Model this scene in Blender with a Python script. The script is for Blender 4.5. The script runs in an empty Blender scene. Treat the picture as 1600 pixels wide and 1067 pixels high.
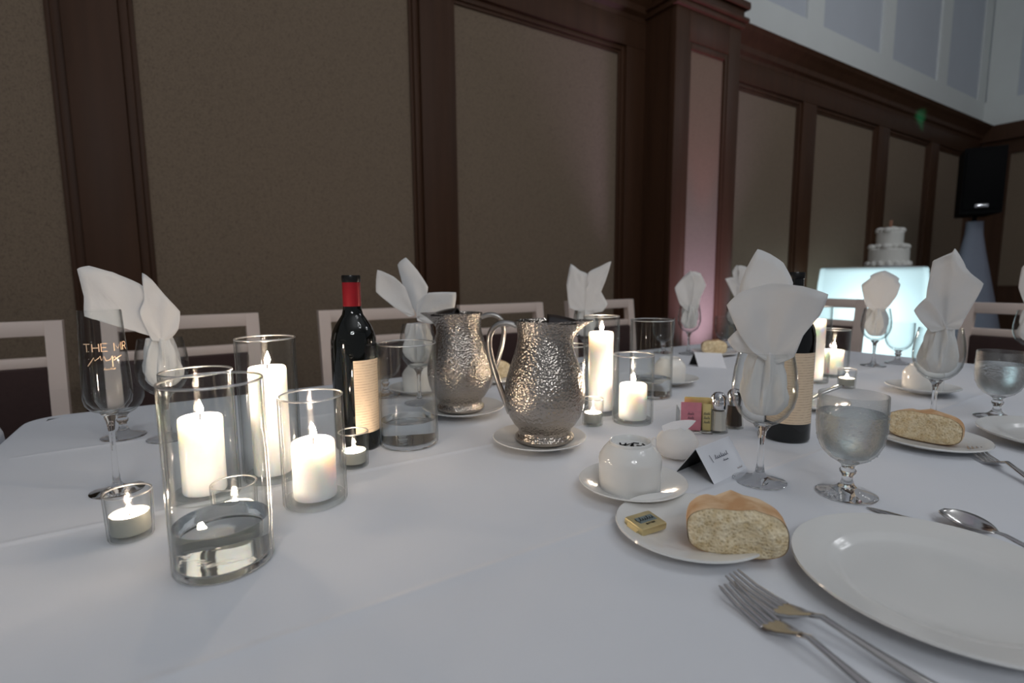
import bpy, bmesh, math, random
from mathutils import Vector, Matrix, noise

random.seed(7)
S = bpy.context.scene
COL = S.collection
TZ = 0.75                       # table height
PI = math.pi

# ------------------------------------------------------------------ camera
F = 808.0                       # focal length in pixels of the 1600 x 1067 frame
CAM = Vector((0.0, 0.0, 1.04))
upc = Vector((-50.0, 6667.0, 808.0)).normalized()          # world up seen from the camera
xc = Vector((1298.0, 108.0, -808.0))                       # direction along the wall
xc = (xc - upc * xc.dot(upc)).normalized()
yc = upc.cross(xc)
C2W = Matrix((xc, yc, upc))                                # camera -> world rotation
cam = bpy.data.cameras.new('camera')
cam.sensor_width = 36.0
cam.lens = F / 1600.0 * 36.0
cam.clip_start = 0.02
cam.dof.use_dof = True
cam.dof.focus_distance = 0.74
cam.dof.aperture_fstop = 4.0
camo = bpy.data.objects.new('camera', cam)
COL.objects.link(camo)
camo.matrix_world = Matrix.Translation(CAM) @ C2W.to_4x4()
S.camera = camo

def ray(px, py):
    return C2W @ Vector((px - 800.0, 533.5 - py, -F))

def tp(px, py, z=TZ):
    """point on the level z that the pixel looks at"""
    d = ray(px, py)
    t = (z - CAM.z) / d.z
    return CAM + d * t

def onY(px, py, y):
    d = ray(px, py)
    return CAM + d * (y / d.y)

def depth_of(p):
    return -(C2W.transposed() @ (p - CAM)).z

# ------------------------------------------------------------------ world, lamps, exposure
w = bpy.data.worlds.new('room_air')
S.world = w
w.use_nodes = True
w.node_tree.nodes['Background'].inputs[0].default_value = (0.86, 0.92, 1.0, 1)
w.node_tree.nodes['Background'].inputs[1].default_value = 0.15

def lamp(name, kind, loc, energy, color, **kw):
    l = bpy.data.lights.new(name, kind)
    l.energy = energy
    l.color = color
    for k, v in kw.items():
        setattr(l, k, v)
    o = bpy.data.objects.new(name, l)
    COL.objects.link(o)
    o.location = loc
    return o

def aim(o, target):
    o.rotation_euler = (Vector(target) - o.location).to_track_quat('-Z', 'Y').to_euler()

# hall chandeliers, rings of small bulbs; last and lowest ring is added frontal fill
for (cx, cy, cz, rad, n, e) in ((5.0, 0.2, 3.5, 0.45, 9, 3.0), (1.8, -1.2, 3.7, 0.45, 9, 3.6), (-0.9, -2.2, 2.9, 0.45, 9, 9.5)):
    for k in range(n):
        a = 2 * PI * k / n
        lamp('chandelier_and_fill_bulb', 'POINT', (cx + rad * math.cos(a), cy + rad * math.sin(a), cz + 0.08 * (k % 2)), e,
             (0.95, 0.97, 1.0), shadow_soft_size=0.035)
# added up-facing area lamps to brighten the ceiling and give soft fill
for (x, y, sx, e) in ((1.0, -1.8, 3.0, 26.0), (5.5, -1.0, 3.0, 8.0)):
    o = lamp('ceiling_fill_light', 'AREA', (x, y, 4.5), e, (0.93, 0.96, 1.0), shape='SQUARE', size=sx)
    o.rotation_euler = (PI, 0, 0)          # washes the white ceiling

vs = S.view_settings
vs.view_transform = 'Standard'
vs.look = 'None'
vs.exposure = 0.08
vs.gamma = 1.0
vs.use_curve_mapping = False
try:
    S.cycles.transparent_max_bounces = 96
    S.cycles.max_bounces = 24
    S.cycles.transmission_bounces = 20
    S.cycles.glossy_bounces = 6
    S.cycles.diffuse_bounces = 4
    S.cycles.sample_clamp_indirect = 4.0
    S.cycles.blur_glossy = 0.4
except Exception:
    pass

# ------------------------------------------------------------------ materials
def lin(c):
    return tuple((v / 12.92 if v <= 0.04045 else ((v + 0.055) / 1.055) ** 2.4) for v in [x / 255.0 for x in c]) + (1.0,)

MATS = {}
def new_mat(name):
    m = bpy.data.materials.new(name)
    m.use_nodes = True
    MATS[name] = m
    nt = m.node_tree
    return m, nt, nt.nodes['Principled BSDF'], nt.nodes['Material Output']

def N(nt, t, **kw):
    n = nt.nodes.new(t)
    for k, v in kw.items():
        if hasattr(n, k):
            setattr(n, k, v)
        else:
            n.inputs[k].default_value = v
    return n

def pmat(name, rgb, rough=0.5, metal=0.0, noise_amt=0.0, noise_scale=30.0, bump=0.0, bump_scale=200.0, spec=0.5, stretch=None, **kw):
    m, nt, b, out = new_mat(name)
    c = lin(rgb)
    b.inputs['Base Color'].default_value = c
    b.inputs['Roughness'].default_value = rough
    b.inputs['Metallic'].default_value = metal
    b.inputs['Specular IOR Level'].default_value = spec
    for k, v in kw.items():
        b.inputs[k.replace('_', ' ')].default_value = v
    tc = N(nt, 'ShaderNodeTexCoord')
    src = tc.outputs['Object']
    if stretch:
        mp = N(nt, 'ShaderNodeMapping')
        mp.inputs['Scale'].default_value = stretch
        nt.links.new(src, mp.inputs[0])
        src = mp.outputs[0]
    if noise_amt:
        n = N(nt, 'ShaderNodeTexNoise')
        n.inputs['Scale'].default_value = noise_scale
        n.inputs['Detail'].default_value = 6
        nt.links.new(src, n.inputs['Vector'])
        r = N(nt, 'ShaderNodeMixRGB')
        r.inputs[1].default_value = tuple(v * (1 - noise_amt) for v in c[:3]) + (1,)
        r.inputs[2].default_value = tuple(min(1, v * (1 + noise_amt)) for v in c[:3]) + (1,)
        nt.links.new(n.outputs[0], r.inputs[0])
        nt.links.new(r.outputs[0], b.inputs['Base Color'])
    if bump:
        n = N(nt, 'ShaderNodeTexNoise')
        n.inputs['Scale'].default_value = bump_scale
        n.inputs['Detail'].default_value = 4
        nt.links.new(src, n.inputs['Vector'])
        bp = N(nt, 'ShaderNodeBump')
        bp.inputs['Strength'].default_value = bump
        bp.inputs['Distance'].default_value = 0.002
        nt.links.new(n.outputs[0], bp.inputs['Height'])
        nt.links.new(bp.outputs[0], b.inputs['Normal'])
    return m

pmat('cloth', (222, 225, 231), 0.9, noise_amt=0.03, noise_scale=6, bump=0.12, bump_scale=1200, spec=0.15)
pmat('china', (226, 226, 224), 0.12, spec=0.5)
pmat('steel', (215, 212, 210), 0.18, 1.0, bump=0.03, bump_scale=90)
pmat('dark_steel', (88, 84, 82), 0.3, 1.0, noise_amt=0.1)
pmat('chrome', (225, 225, 228), 0.06, 1.0)
pmat('wood', (72, 48, 33), 0.5, noise_amt=0.35, noise_scale=3.5, stretch=(5, 5, 0.35), bump=0.06, bump_scale=8, spec=0.22)
pmat('white_wall', (226, 230, 228), 0.8, noise_amt=0.04, noise_scale=4)
pmat('white_panel', (200, 206, 214), 0.8, noise_amt=0.05, noise_scale=3)
pmat('chair_paint', (230, 212, 202), 0.5, noise_amt=0.05, noise_scale=8)
pmat('upholstery', (62, 44, 42), 0.9, noise_amt=0.2, noise_scale=60, bump=0.2, bump_scale=300)
pmat('carpet', (60, 44, 40), 1.0, noise_amt=0.3, noise_scale=40, bump=0.3, bump_scale=300)
pmat('ceiling_paint', (225, 226, 226), 0.9, noise_amt=0.03)
pmat('black_plastic', (7, 7, 8), 0.7, spec=0.1, bump=0.1, bump_scale=250)
pmat('black_ink', (12, 12, 16), 0.8, noise_amt=0.1)
pmat('grey_ink', (120, 100, 92), 0.9, noise_amt=0.2)
pmat('blue_ink', (48, 52, 78), 0.8, noise_amt=0.1)
pmat('gold', (255, 214, 176), 0.4, 0.0, noise_amt=0.05)
pmat('foil', (204, 188, 140), 0.36, 0.5, noise_amt=0.12, noise_scale=160, bump=0.15, bump_scale=160)
pmat('foil_print', (126, 140, 140), 0.45, 0.2, noise_amt=0.1, noise_scale=300)
pmat('dark_bottle', (7, 9, 8), 0.05, spec=0.6, noise_amt=0.05)
pmat('lip_black', (12, 10, 10), 0.3, noise_amt=0.1)
pmat('red_capsule', (138, 18, 30), 0.35, 0.25, noise_amt=0.12, noise_scale=20)
pmat('card_white', (232, 235, 242), 0.75, noise_amt=0.02)
pmat('card_black', (14, 14, 16), 0.7, noise_amt=0.05)
pmat('pink_paper', (236, 150, 168), 0.7, noise_amt=0.15, noise_scale=90)
pmat('yellow_paper', (232, 214, 150), 0.7, noise_amt=0.12, noise_scale=90)
pmat('tealight_cup', (176, 176, 166), 0.4, 0.3, noise_amt=0.06)
pmat('salt', (226, 222, 214), 0.9, bump=0.4, bump_scale=1800)
pmat('pepper', (66, 54, 46), 0.9, noise_amt=0.5, noise_scale=900, bump=0.4, bump_scale=1800)
pmat('wick', (40, 30, 24), 0.9, noise_amt=0.2)
pmat('icing', (226, 226, 220), 0.6, noise_amt=0.04, bump=0.3, bump_scale=60)
pmat('topper', (150, 104, 78), 0.5, noise_amt=0.2)
pmat('butter_herb', (120, 118, 60), 0.6, noise_amt=0.4, noise_scale=100)

# woven wall fabric
m, nt, b, out = new_mat('wall_fabric')
tc = N(nt, 'ShaderNodeTexCoord')
mp1 = N(nt, 'ShaderNodeMapping'); mp1.inputs['Scale'].default_value = (110, 110, 700)
mp2 = N(nt, 'ShaderNodeMapping'); mp2.inputs['Scale'].default_value = (700, 700, 110)
n1 = N(nt, 'ShaderNodeTexNoise'); n1.inputs['Scale'].default_value = 1.0; n1.inputs['Detail'].default_value = 3
n2 = N(nt, 'ShaderNodeTexNoise'); n2.inputs['Scale'].default_value = 1.0; n2.inputs['Detail'].default_value = 3
for mp, n in ((mp1, n1), (mp2, n2)):
    nt.links.new(tc.outputs['Object'], mp.inputs[0]); nt.links.new(mp.outputs[0], n.inputs['Vector'])
ad = N(nt, 'ShaderNodeMath', operation='ADD')
nt.links.new(n1.outputs[0], ad.inputs[0]); nt.links.new(n2.outputs[0], ad.inputs[1])
cr = N(nt, 'ShaderNodeValToRGB')
cr.color_ramp.elements[0].position = 0.7; cr.color_ramp.elements[0].color = lin((90, 76, 63))
cr.color_ramp.elements[1].position = 1.3 if False else 1.0; cr.color_ramp.elements[1].color = lin((132, 115, 97))
nt.links.new(ad.outputs[0], cr.inputs[0]); nt.links.new(cr.outputs[0], b.inputs['Base Color'])
b.inputs['Roughness'].default_value = 0.95
bp = N(nt, 'ShaderNodeBump'); bp.inputs['Strength'].default_value = 0.35; bp.inputs['Distance'].default_value = 0.002
nt.links.new(ad.outputs[0], bp.inputs['Height']); nt.links.new(bp.outputs[0], b.inputs['Normal'])

# thin clear glass: straight-through with reflection growing towards grazing angles
def thin_glass(name, edge=(0.80, 0.83, 0.82), f0=0.012, gain=0.85, rough=0.0, power=3.6, streak=0.0, mixs=0.55):
    m, nt, b, out = new_mat(name)
    nt.nodes.remove(b)
    lw = N(nt, 'ShaderNodeLayerWeight'); lw.inputs['Blend'].default_value = 0.5
    pw = N(nt, 'ShaderNodeMath', operation='POWER'); pw.inputs[1].default_value = power
    nt.links.new(lw.outputs['Facing'], pw.inputs[0])
    ml = N(nt, 'ShaderNodeMath', operation='MULTIPLY_ADD'); ml.inputs[1].default_value = gain; ml.inputs[2].default_value = f0
    nt.links.new(pw.outputs[0], ml.inputs[0])
    mc = N(nt, 'ShaderNodeMixRGB'); mc.inputs[1].default_value = (0.985, 0.99, 0.988, 1); mc.inputs[2].default_value = edge + (1,)
    p3 = N(nt, 'ShaderNodeMath', operation='POWER'); p3.inputs[1].default_value = 3.0
    nt.links.new(lw.outputs['Facing'], p3.inputs[0]); nt.links.new(p3.outputs[0], mc.inputs[0])
    tr = N(nt, 'ShaderNodeBsdfTransparent'); gl = N(nt, 'ShaderNodeBsdfGlossy'); gl.inputs['Roughness'].default_value = rough
    nt.links.new(mc.outputs[0], tr.inputs[0])
    # slight waviness of blown glass
    tc = N(nt, 'ShaderNodeTexCoord'); nz = N(nt, 'ShaderNodeTexNoise'); nz.inputs['Scale'].default_value = 1.0
    mp = N(nt, 'ShaderNodeMapping'); mp.inputs['Scale'].default_value = (60, 60, 14)
    nt.links.new(tc.outputs['Object'], mp.inputs[0]); nt.links.new(mp.outputs[0], nz.inputs['Vector'])
    bp = N(nt, 'ShaderNodeBump'); bp.inputs['Strength'].default_value = 0.2; bp.inputs['Distance'].default_value = 0.004
    nt.links.new(nz.outputs[0], bp.inputs['Height']); nt.links.new(bp.outputs[0], gl.inputs['Normal'])
    mx = N(nt, 'ShaderNodeMixShader')
    nt.links.new(ml.outputs[0], mx.inputs[0]); nt.links.new(tr.outputs[0], mx.inputs[1])
    an = N(nt, 'ShaderNodeBsdfAnisotropic'); an.inputs['Roughness'].default_value = 0.40; an.inputs['Anisotropy'].default_value = 0.96
    tg = N(nt, 'ShaderNodeTangent', direction_type='RADIAL', axis='Z'); nt.links.new(tg.outputs[0], an.inputs['Tangent'])
    an.inputs['Rotation'].default_value = streak
    mg = N(nt, 'ShaderNodeMixShader'); mg.inputs[0].default_value = mixs
    nt.links.new(gl.outputs[0], mg.inputs[1]); nt.links.new(an.outputs[0], mg.inputs[2]); nt.links.new(mg.outputs[0], mx.inputs[2])
    nt.links.new(mx.outputs[0], out.inputs['Surface'])
    return m
thin_glass('thin_glass')
thin_glass('stem_thin', edge=(0.55, 0.58, 0.58), f0=0.02, gain=0.95, power=4.5, mixs=0.15)

def refr(name, ior, col=(1, 1, 1), rough=0.0, bump=0.0, scale=60.0):
    m, nt, b, out = new_mat(name)
    nt.nodes.remove(b)
    g = N(nt, 'ShaderNodeBsdfGlass'); g.inputs['IOR'].default_value = ior; g.inputs['Color'].default_value = col + (1,)
    g.inputs['Roughness'].default_value = rough
    tc = N(nt, 'ShaderNodeTexCoord'); nz = N(nt, 'ShaderNodeTexNoise'); nz.inputs['Scale'].default_value = scale
    nt.links.new(tc.outputs['Object'], nz.inputs['Vector'])
    bp = N(nt, 'ShaderNodeBump'); bp.inputs['Strength'].default_value = bump; bp.inputs['Distance'].default_value = 0.004
    nt.links.new(nz.outputs[0], bp.inputs['Height']); nt.links.new(bp.outputs[0], g.inputs['Normal'])
    nt.links.new(g.outputs[0], out.inputs['Surface'])
    return m
# polished glass rim that scatters light along its edge
m, nt, b, out = new_mat('glass_rim')
nt.nodes.remove(b)
tr = N(nt, 'ShaderNodeBsdfTransparent'); gl = N(nt, 'ShaderNodeBsdfGlossy'); gl.inputs['Roughness'].default_value = 0.35
lw = N(nt, 'ShaderNodeLayerWeight'); lw.inputs['Blend'].default_value = 0.5
ma = N(nt, 'ShaderNodeMath', operation='MULTIPLY_ADD'); ma.inputs[1].default_value = 0.45; ma.inputs[2].default_value = 0.40
nt.links.new(lw.outputs['Facing'], ma.inputs[0])
mx = N(nt, 'ShaderNodeMixShader'); nt.links.new(ma.outputs[0], mx.inputs[0]); nt.links.new(tr.outputs[0], mx.inputs[1]); nt.links.new(gl.outputs[0], mx.inputs[2])
nt.links.new(mx.outputs[0], out.inputs['Surface'])
refr('clear_glass', 1.46, bump=0.05)
refr('water', 1.33, col=(0.985, 0.995, 1.0), bump=0.10, scale=35)

# glass misted by condensation drops
m = thin_glass('misted_glass', f0=0.11, gain=0.7, rough=0.28)
nt = m.node_tree
vo = N(nt, 'ShaderNodeTexVoronoi'); vo.inputs['Scale'].default_value = 420
tc = N(nt, 'ShaderNodeTexCoord'); nt.links.new(tc.outputs['Object'], vo.inputs['Vector'])
bp = N(nt, 'ShaderNodeBump'); bp.inputs['Strength'].default_value = 0.6; bp.inputs['Distance'].default_value = 0.001; bp.invert = True
nt.links.new(vo.outputs['Distance'], bp.inputs['Height'])
for gl in [n for n in nt.nodes if n.type == 'BSDF_GLOSSY']:
    gl.inputs['Roughness'].default_value = 0.32
    nt.links.new(bp.outputs[0], gl.inputs['Normal'])
refr('iced_water', 1.33, col=(0.95, 0.97, 0.98), rough=0.18, bump=0.5, scale=260)

# candle wax
m, nt, b, out = new_mat('wax')
b.inputs['Base Color'].default_value = (0.95, 0.93, 0.91, 1)
b.inputs['Roughness'].default_value = 0.5
b.inputs['Subsurface Weight'].default_value = 1.0
b.inputs['Subsurface Radius'].default_value = (1.0, 0.82, 0.66)
b.inputs['Subsurface Scale'].default_value = 0.03
nz = N(nt, 'ShaderNodeTexNoise'); nz.inputs['Scale'].default_value = 60
bp = N(nt, 'ShaderNodeBump'); bp.inputs['Strength'].default_value = 0.06
nt.links.new(nz.outputs[0], bp.inputs['Height']); nt.links.new(bp.outputs[0], b.inputs['Normal'])

# flame
m, nt, b, out = new_mat('flame')
nt.nodes.remove(b)
em = N(nt, 'ShaderNodeEmission'); em.inputs['Color'].default_value = (1.0, 0.78, 0.58, 1); em.inputs['Strength'].default_value = 470.0
nt.links.new(em.outputs[0], out.inputs['Surface'])

# napkin cloth: diffuse with some light passing through
m, nt, b, out = new_mat('napkin_cloth')
b.inputs['Base Color'].default_value = lin((238, 238, 238)); b.inputs['Roughness'].default_value = 0.9
b.inputs['Specular IOR Level'].default_value = 0.1
t = N(nt, 'ShaderNodeBsdfTranslucent'); t.inputs['Color'].default_value = lin((226, 222, 218))
mx = N(nt, 'ShaderNodeMixShader'); mx.inputs[0].default_value = 0.22
nz = N(nt, 'ShaderNodeTexNoise'); nz.inputs['Scale'].default_value = 45; nz.inputs['Detail'].default_value = 5
tc = N(nt, 'ShaderNodeTexCoord'); nt.links.new(tc.outputs['Object'], nz.inputs['Vector'])
bp = N(nt, 'ShaderNodeBump'); bp.inputs['Strength'].default_value = 0.35; bp.inputs['Distance'].default_value = 0.004
nt.links.new(nz.outputs[0], bp.inputs['Height']); nt.links.new(bp.outputs[0], b.inputs['Normal'])
nt.links.new(b.outputs[0], mx.inputs[1]); nt.links.new(t.outputs[0], mx.inputs[2]); nt.links.new(mx.outputs[0], out.inputs['Surface'])

# backlit spandex cover of the cake table
m, nt, b, out = new_mat('spandex')
b.inputs['Base Color'].default_value = lin((205, 222, 228)); b.inputs['Roughness'].default_value = 0.8
t = N(nt, 'ShaderNodeBsdfTranslucent'); t.inputs['Color'].default_value = lin((225, 242, 245))
mx = N(nt, 'ShaderNodeMixShader'); mx.inputs[0].default_value = 0.6
wv = N(nt, 'ShaderNodeTexNoise'); wv.inputs['Scale'].default_value = 8
bp = N(nt, 'ShaderNodeBump'); bp.inputs['Strength'].default_value = 0.1
nt.links.new(wv.outputs[0], bp.inputs['Height']); nt.links.new(bp.outputs[0], b.inputs['Normal'])
nt.links.new(b.outputs[0], mx.inputs[1]); nt.links.new(t.outputs[0], mx.inputs[2]); nt.links.new(mx.outputs[0], out.inputs['Surface'])
pmat('scrim', (120, 124, 138), 0.8, noise_amt=0.06)

# hammered pewter
m, nt, b, out = new_mat('hammered')
b.inputs['Base Color'].default_value = lin((176, 168, 160)); b.inputs['Metallic'].default_value = 1.0; b.inputs['Roughness'].default_value = 0.22
tc = N(nt, 'ShaderNodeTexCoord')
vo = N(nt, 'ShaderNodeTexVoronoi'); vo.inputs['Scale'].default_value = 230
nz = N(nt, 'ShaderNodeTexNoise'); nz.inputs['Scale'].default_value = 330; nz.inputs['Detail'].default_value = 3
nt.links.new(tc.outputs['Object'], vo.inputs['Vector']); nt.links.new(tc.outputs['Object'], nz.inputs['Vector'])
ad = N(nt, 'ShaderNodeMath', operation='MULTIPLY_ADD'); ad.inputs[1].default_value = 0.5
nt.links.new(nz.outputs[0], ad.inputs[0]); nt.links.new(vo.outputs['Distance'], ad.inputs[2])
bp = N(nt, 'ShaderNodeBump'); bp.inputs['Strength'].default_value = 0.6; bp.inputs['Distance'].default_value = 0.0022
nt.links.new(ad.outputs[0], bp.inputs['Height']); nt.links.new(bp.outputs[0], b.inputs['Normal'])
pmat('brushed', (190, 186, 182), 0.3, 1.0, bump=0.05, bump_scale=120, noise_amt=0.08)

# bread
def bread_mat(name, a, c, scale, bump, pores=False):
    m, nt, b, out = new_mat(name)
    b.inputs['Roughness'].default_value = 0.85
    b.inputs['Specular IOR Level'].default_value = 0.2
    tc = N(nt, 'ShaderNodeTexCoord')
    nz = N(nt, 'ShaderNodeTexNoise'); nz.inputs['Scale'].default_value = scale; nz.inputs['Detail'].default_value = 7
    nt.links.new(tc.outputs['Object'], nz.inputs['Vector'])
    cr = N(nt, 'ShaderNodeValToRGB')
    cr.color_ramp.elements[0].position = 0.36; cr.color_ramp.elements[0].color = lin(a)
    cr.color_ramp.elements[1].position = 0.64; cr.color_ramp.elements[1].color = lin(c)
    nt.links.new(nz.outputs[0], cr.inputs[0])
    col = cr.outputs[0]
    h = nz.outputs[0]
    if pores:
        vo = N(nt, 'ShaderNodeTexVoronoi'); vo.inputs['Scale'].default_value = 300
        nt.links.new(tc.outputs['Object'], vo.inputs['Vector'])
        r2 = N(nt, 'ShaderNodeValToRGB')
        r2.color_ramp.elements[0].position = 0.05; r2.color_ramp.elements[0].color = (0.62, 0.54, 0.42, 1)
        r2.color_ramp.elements[1].position = 0.42; r2.color_ramp.elements[1].color = (1, 1, 1, 1)
        nt.links.new(vo.outputs['Distance'], r2.inputs[0])
        mu = N(nt, 'ShaderNodeMixRGB', blend_type='MULTIPLY'); mu.inputs[0].default_value = 0.85
        nt.links.new(col, mu.inputs[1]); nt.links.new(r2.outputs[0], mu.inputs[2])
        col = mu.outputs[0]
        ad = N(nt, 'ShaderNodeMath', operation='ADD'); nt.links.new(nz.outputs[0], ad.inputs[0]); nt.links.new(vo.outputs['Distance'], ad.inputs[1])
        h = ad.outputs[0]
    nt.links.new(col, b.inputs['Base Color'])
    bp = N(nt, 'ShaderNodeBump'); bp.inputs['Strength'].default_value = bump; bp.inputs['Distance'].default_value = 0.003
    nt.links.new(h, bp.inputs['Height']); nt.links.new(bp.outputs[0], b.inputs['Normal'])
bread_mat('crust', (200, 156, 114), (230, 203, 168), 30, 0.4)
bread_mat('crumb', (222, 200, 158), (245, 230, 198), 120, 0.7, True)

# label paper with rows of fine print (flat print), rows along the object's z
m, nt, b, out = new_mat('label_paper')
b.inputs['Roughness'].default_value = 0.8
tc = N(nt, 'ShaderNodeTexCoord'); sp = N(nt, 'ShaderNodeSeparateXYZ')
nt.links.new(tc.outputs['Object'], sp.inputs[0])
mw = N(nt, 'ShaderNodeMath', operation='MULTIPLY'); mw.inputs[1].default_value = 2 * PI / 0.0046
nt.links.new(sp.outputs['Z'], mw.inputs[0])
sn = N(nt, 'ShaderNodeMath', operation='SINE'); nt.links.new(mw.outputs[0], sn.inputs[0])
nz = N(nt, 'ShaderNodeTexNoise'); nz.inputs['Scale'].default_value = 140; nz.inputs['Detail'].default_value = 8; nt.links.new(tc.outputs['Object'], nz.inputs['Vector'])
mm = N(nt, 'ShaderNodeMath', operation='MULTIPLY'); nt.links.new(sn.outputs[0], mm.inputs[0]); nt.links.new(nz.outputs[0], mm.inputs[1])
cr = N(nt, 'ShaderNodeValToRGB')
cr.color_ramp.elements[0].position = 0.30; cr.color_ramp.elements[0].color = lin((222, 200, 172))
cr.color_ramp.elements[1].position = 0.55; cr.color_ramp.elements[1].color = lin((190, 164, 140))
nt.links.new(mm.outputs[0], cr.inputs[0]); nt.links.new(cr.outputs[0], b.inputs['Base Color'])

# ------------------------------------------------------------------ mesh helpers
def mesh(name, V, Fc, mat, parent=None, smooth=True, ang=38, recalc=True):
    me = bpy.data.meshes.new(name)
    me.from_pydata([tuple(v) for v in V], [], Fc)
    if recalc:
        bm = bmesh.new(); bm.from_mesh(me)
        bmesh.ops.recalc_face_normals(bm, faces=bm.faces)
        bm.to_mesh(me); bm.free()
    if smooth:
        me.shade_smooth()
        me.set_sharp_from_angle(angle=math.radians(ang))
    me.materials.append(MATS[mat])
    o = bpy.data.objects.new(name, me)
    COL.objects.link(o)
    if parent:
        o.parent = parent
    return o

def empty(name, loc, rz=0.0):
    o = bpy.data.objects.new(name, None)
    COL.objects.link(o)
    o.empty_display_size = 0.03
    o.location = loc
    o.rotation_euler = (0, 0, rz)
    return o

def tag(o, label=None, cat=None, group=None, kind=None):
    if label: o['label'] = label
    if cat: o['category'] = cat
    if group: o['group'] = group
    if kind: o['kind'] = kind
    return o

def lathe(prof, n=48, dr=None):
    V, Fc, idx = [], [], []
    for (r, z) in prof:
        if r < 1e-6:
            idx.append([len(V)]); V.append((0, 0, z))
        else:
            row = []
            for k in range(n):
                a = 2 * PI * k / n
                rr = r + (dr(a, r, z) if dr else 0)
                row.append(len(V)); V.append((rr * math.cos(a), rr * math.sin(a), z))
            idx.append(row)
    for a, b in zip(idx, idx[1:]):
        if len(a) == 1 and len(b) == 1: continue
        for k in range(n):
            k2 = (k + 1) % n
            if len(a) == 1: Fc.append((a[0], b[k2], b[k]))
            elif len(b) == 1: Fc.append((a[k], a[k2], b[0]))
            else: Fc.append((a[k], a[k2], b[k2], b[k]))
    return V, Fc

def loft(rings, cap=True, closed=True):
    V, Fc = [], []
    n = len(rings[0])
    for r in rings: V += [tuple(p) for p in r]
    for i in range(len(rings) - 1):
        for k in range(n if closed else n - 1):
            k2 = (k + 1) % n
            Fc.append((i * n + k, i * n + k2, (i + 1) * n + k2, (i + 1) * n + k))
    if cap:
        Fc.append(tuple(range(n))[::-1]); Fc.append(tuple((len(rings) - 1) * n + k for k in range(n)))
    return V, Fc

def join(*parts):
    V, Fc = [], []
    for v, f in parts:
        o = len(V); V += list(v); Fc += [tuple(i + o for i in q) for q in f]
    return V, Fc

def box(x0, x1, y0, y1, z0, z1, bev=0.0):
    if bev <= 0:
        V = [(x, y, z) for z in (z0, z1) for y in (y0, y1) for x in (x0, x1)]
        return V, [(0, 2, 3, 1), (4, 5, 7, 6), (0, 1, 5, 4), (2, 6, 7, 3), (0, 4, 6, 2), (1, 3, 7, 5)]
    bm = bmesh.new()
    bmesh.ops.create_cube(bm, size=1.0)
    for v in bm.verts:
        v.co = Vector(((x0 + x1) / 2 + v.co.x * (x1 - x0), (y0 + y1) / 2 + v.co.y * (y1 - y0), (z0 + z1) / 2 + v.co.z * (z1 - z0)))
    bmesh.ops.bevel(bm, geom=bm.edges[:], offset=bev, segments=2, affect='EDGES', profile=0.5)
    bm.verts.index_update()
    V = [tuple(v.co) for v in bm.verts]; Fc = [tuple(v.index for v in f.verts) for f in bm.faces]
    bm.free()
    return V, Fc

def tube(path, rad, n=10, flat=1.0):
    """tube along a path; rad number or list; flat squeezes the section's second axis"""
    P = [Vector(p) for p in path]
    rings = []
    prev = None
    for i, p in enumerate(P):
        t = (P[min(i + 1, len(P) - 1)] - P[max(i - 1, 0)]).normalized()
        if prev is None:
            a = t.orthogonal().normalized()
        else:
            a = (prev - t * prev.dot(t)).normalized()
        prev = a
        b = t.cross(a)
        r = rad[i] if isinstance(rad, (list, tuple)) else rad
        rings.append([p + a * (r * math.cos(2 * PI * k / n)) + b * (r * flat * math.sin(2 * PI * k / n)) for k in range(n)])
    return loft(rings)

def bez(p0, p1, p2, p3, n):
    out = []
    for i in range(n + 1):
        t = i / n
        out.append(Vector(p0) * (1 - t) ** 3 + Vector(p1) * 3 * t * (1 - t) ** 2 + Vector(p2) * 3 * t * t * (1 - t) + Vector(p3) * t ** 3)
    return out

def sphere(c, r, n=10, sz=1.0):
    V, Fc = lathe([(r * math.sin(PI * i / n), -r * sz * math.cos(PI * i / n)) for i in range(n + 1)], n * 2 if n < 8 else 16)
    return [(v[0] + c[0], v[1] + c[1], v[2] + c[2]) for v in V], Fc

def strokes(lines, fn, wid):
    """flat ribbons for hand lettering; fn maps (u, v) on the surface to 3-D"""
    V, Fc = [], []
    for ln in lines:
        base = len(V)
        m_ = len(ln)
        for i, (u, v) in enumerate(ln):
            a = ln[max(i - 1, 0)]; b_ = ln[min(i + 1, m_ - 1)]
            dx, dy = b_[0] - a[0], b_[1] - a[1]
            L = math.hypot(dx, dy) or 1
            nx, ny = -dy / L * wid / 2, dx / L * wid / 2
            V.append(fn(u + nx, v + ny)); V.append(fn(u - nx, v - ny))
        for i in range(m_ - 1):
            k = base + 2 * i
            Fc.append((k, k + 1, k + 3, k + 2))
    return V, Fc

LET = {  # simple stroke capitals and lower case in a 0..1 box
    'T': [[(0, 1), (.8, 1)], [(.4, 1), (.4, 0)]], 'H': [[(0, 0), (0, 1)], [(.7, 0), (.7, 1)], [(0, .5), (.7, .5)]],
    'E': [[(.6, 1), (0, 1), (0, 0), (.6, 0)], [(0, .5), (.5, .5)]], 'M': [[(0, 0), (0, 1), (.45, .25), (.9, 1), (.9, 0)]],
    'R': [[(0, 0), (0, 1), (.45, 1), (.6, .85), (.6, .65), (.45, .5), (0, .5)], [(.3, .5), (.65, 0)]],
    'B': [[(0, 0), (0, 1), (.4, 1), (.55, .85), (.55, .65), (.4, .5), (0, .5)], [(.4, .5), (.6, .35), (.6, .15), (.4, 0), (0, 0)]],
    'U': [[(0, 1), (0, .2), (.2, 0), (.4, 0), (.6, .2), (.6, 1)]],
}
def word(txt, u0, v0, h, gap=0.25):
    out, u = [], u0
    for ch in txt:
        if ch == ' ':
            u += .5 * h; continue
        for l in LET[ch]:
            out.append([(u + a * h, v0 + b * h) for a, b in l])
        u += (max(a for l in LET[ch] for a, b in l) + gap) * h
    return out

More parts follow.
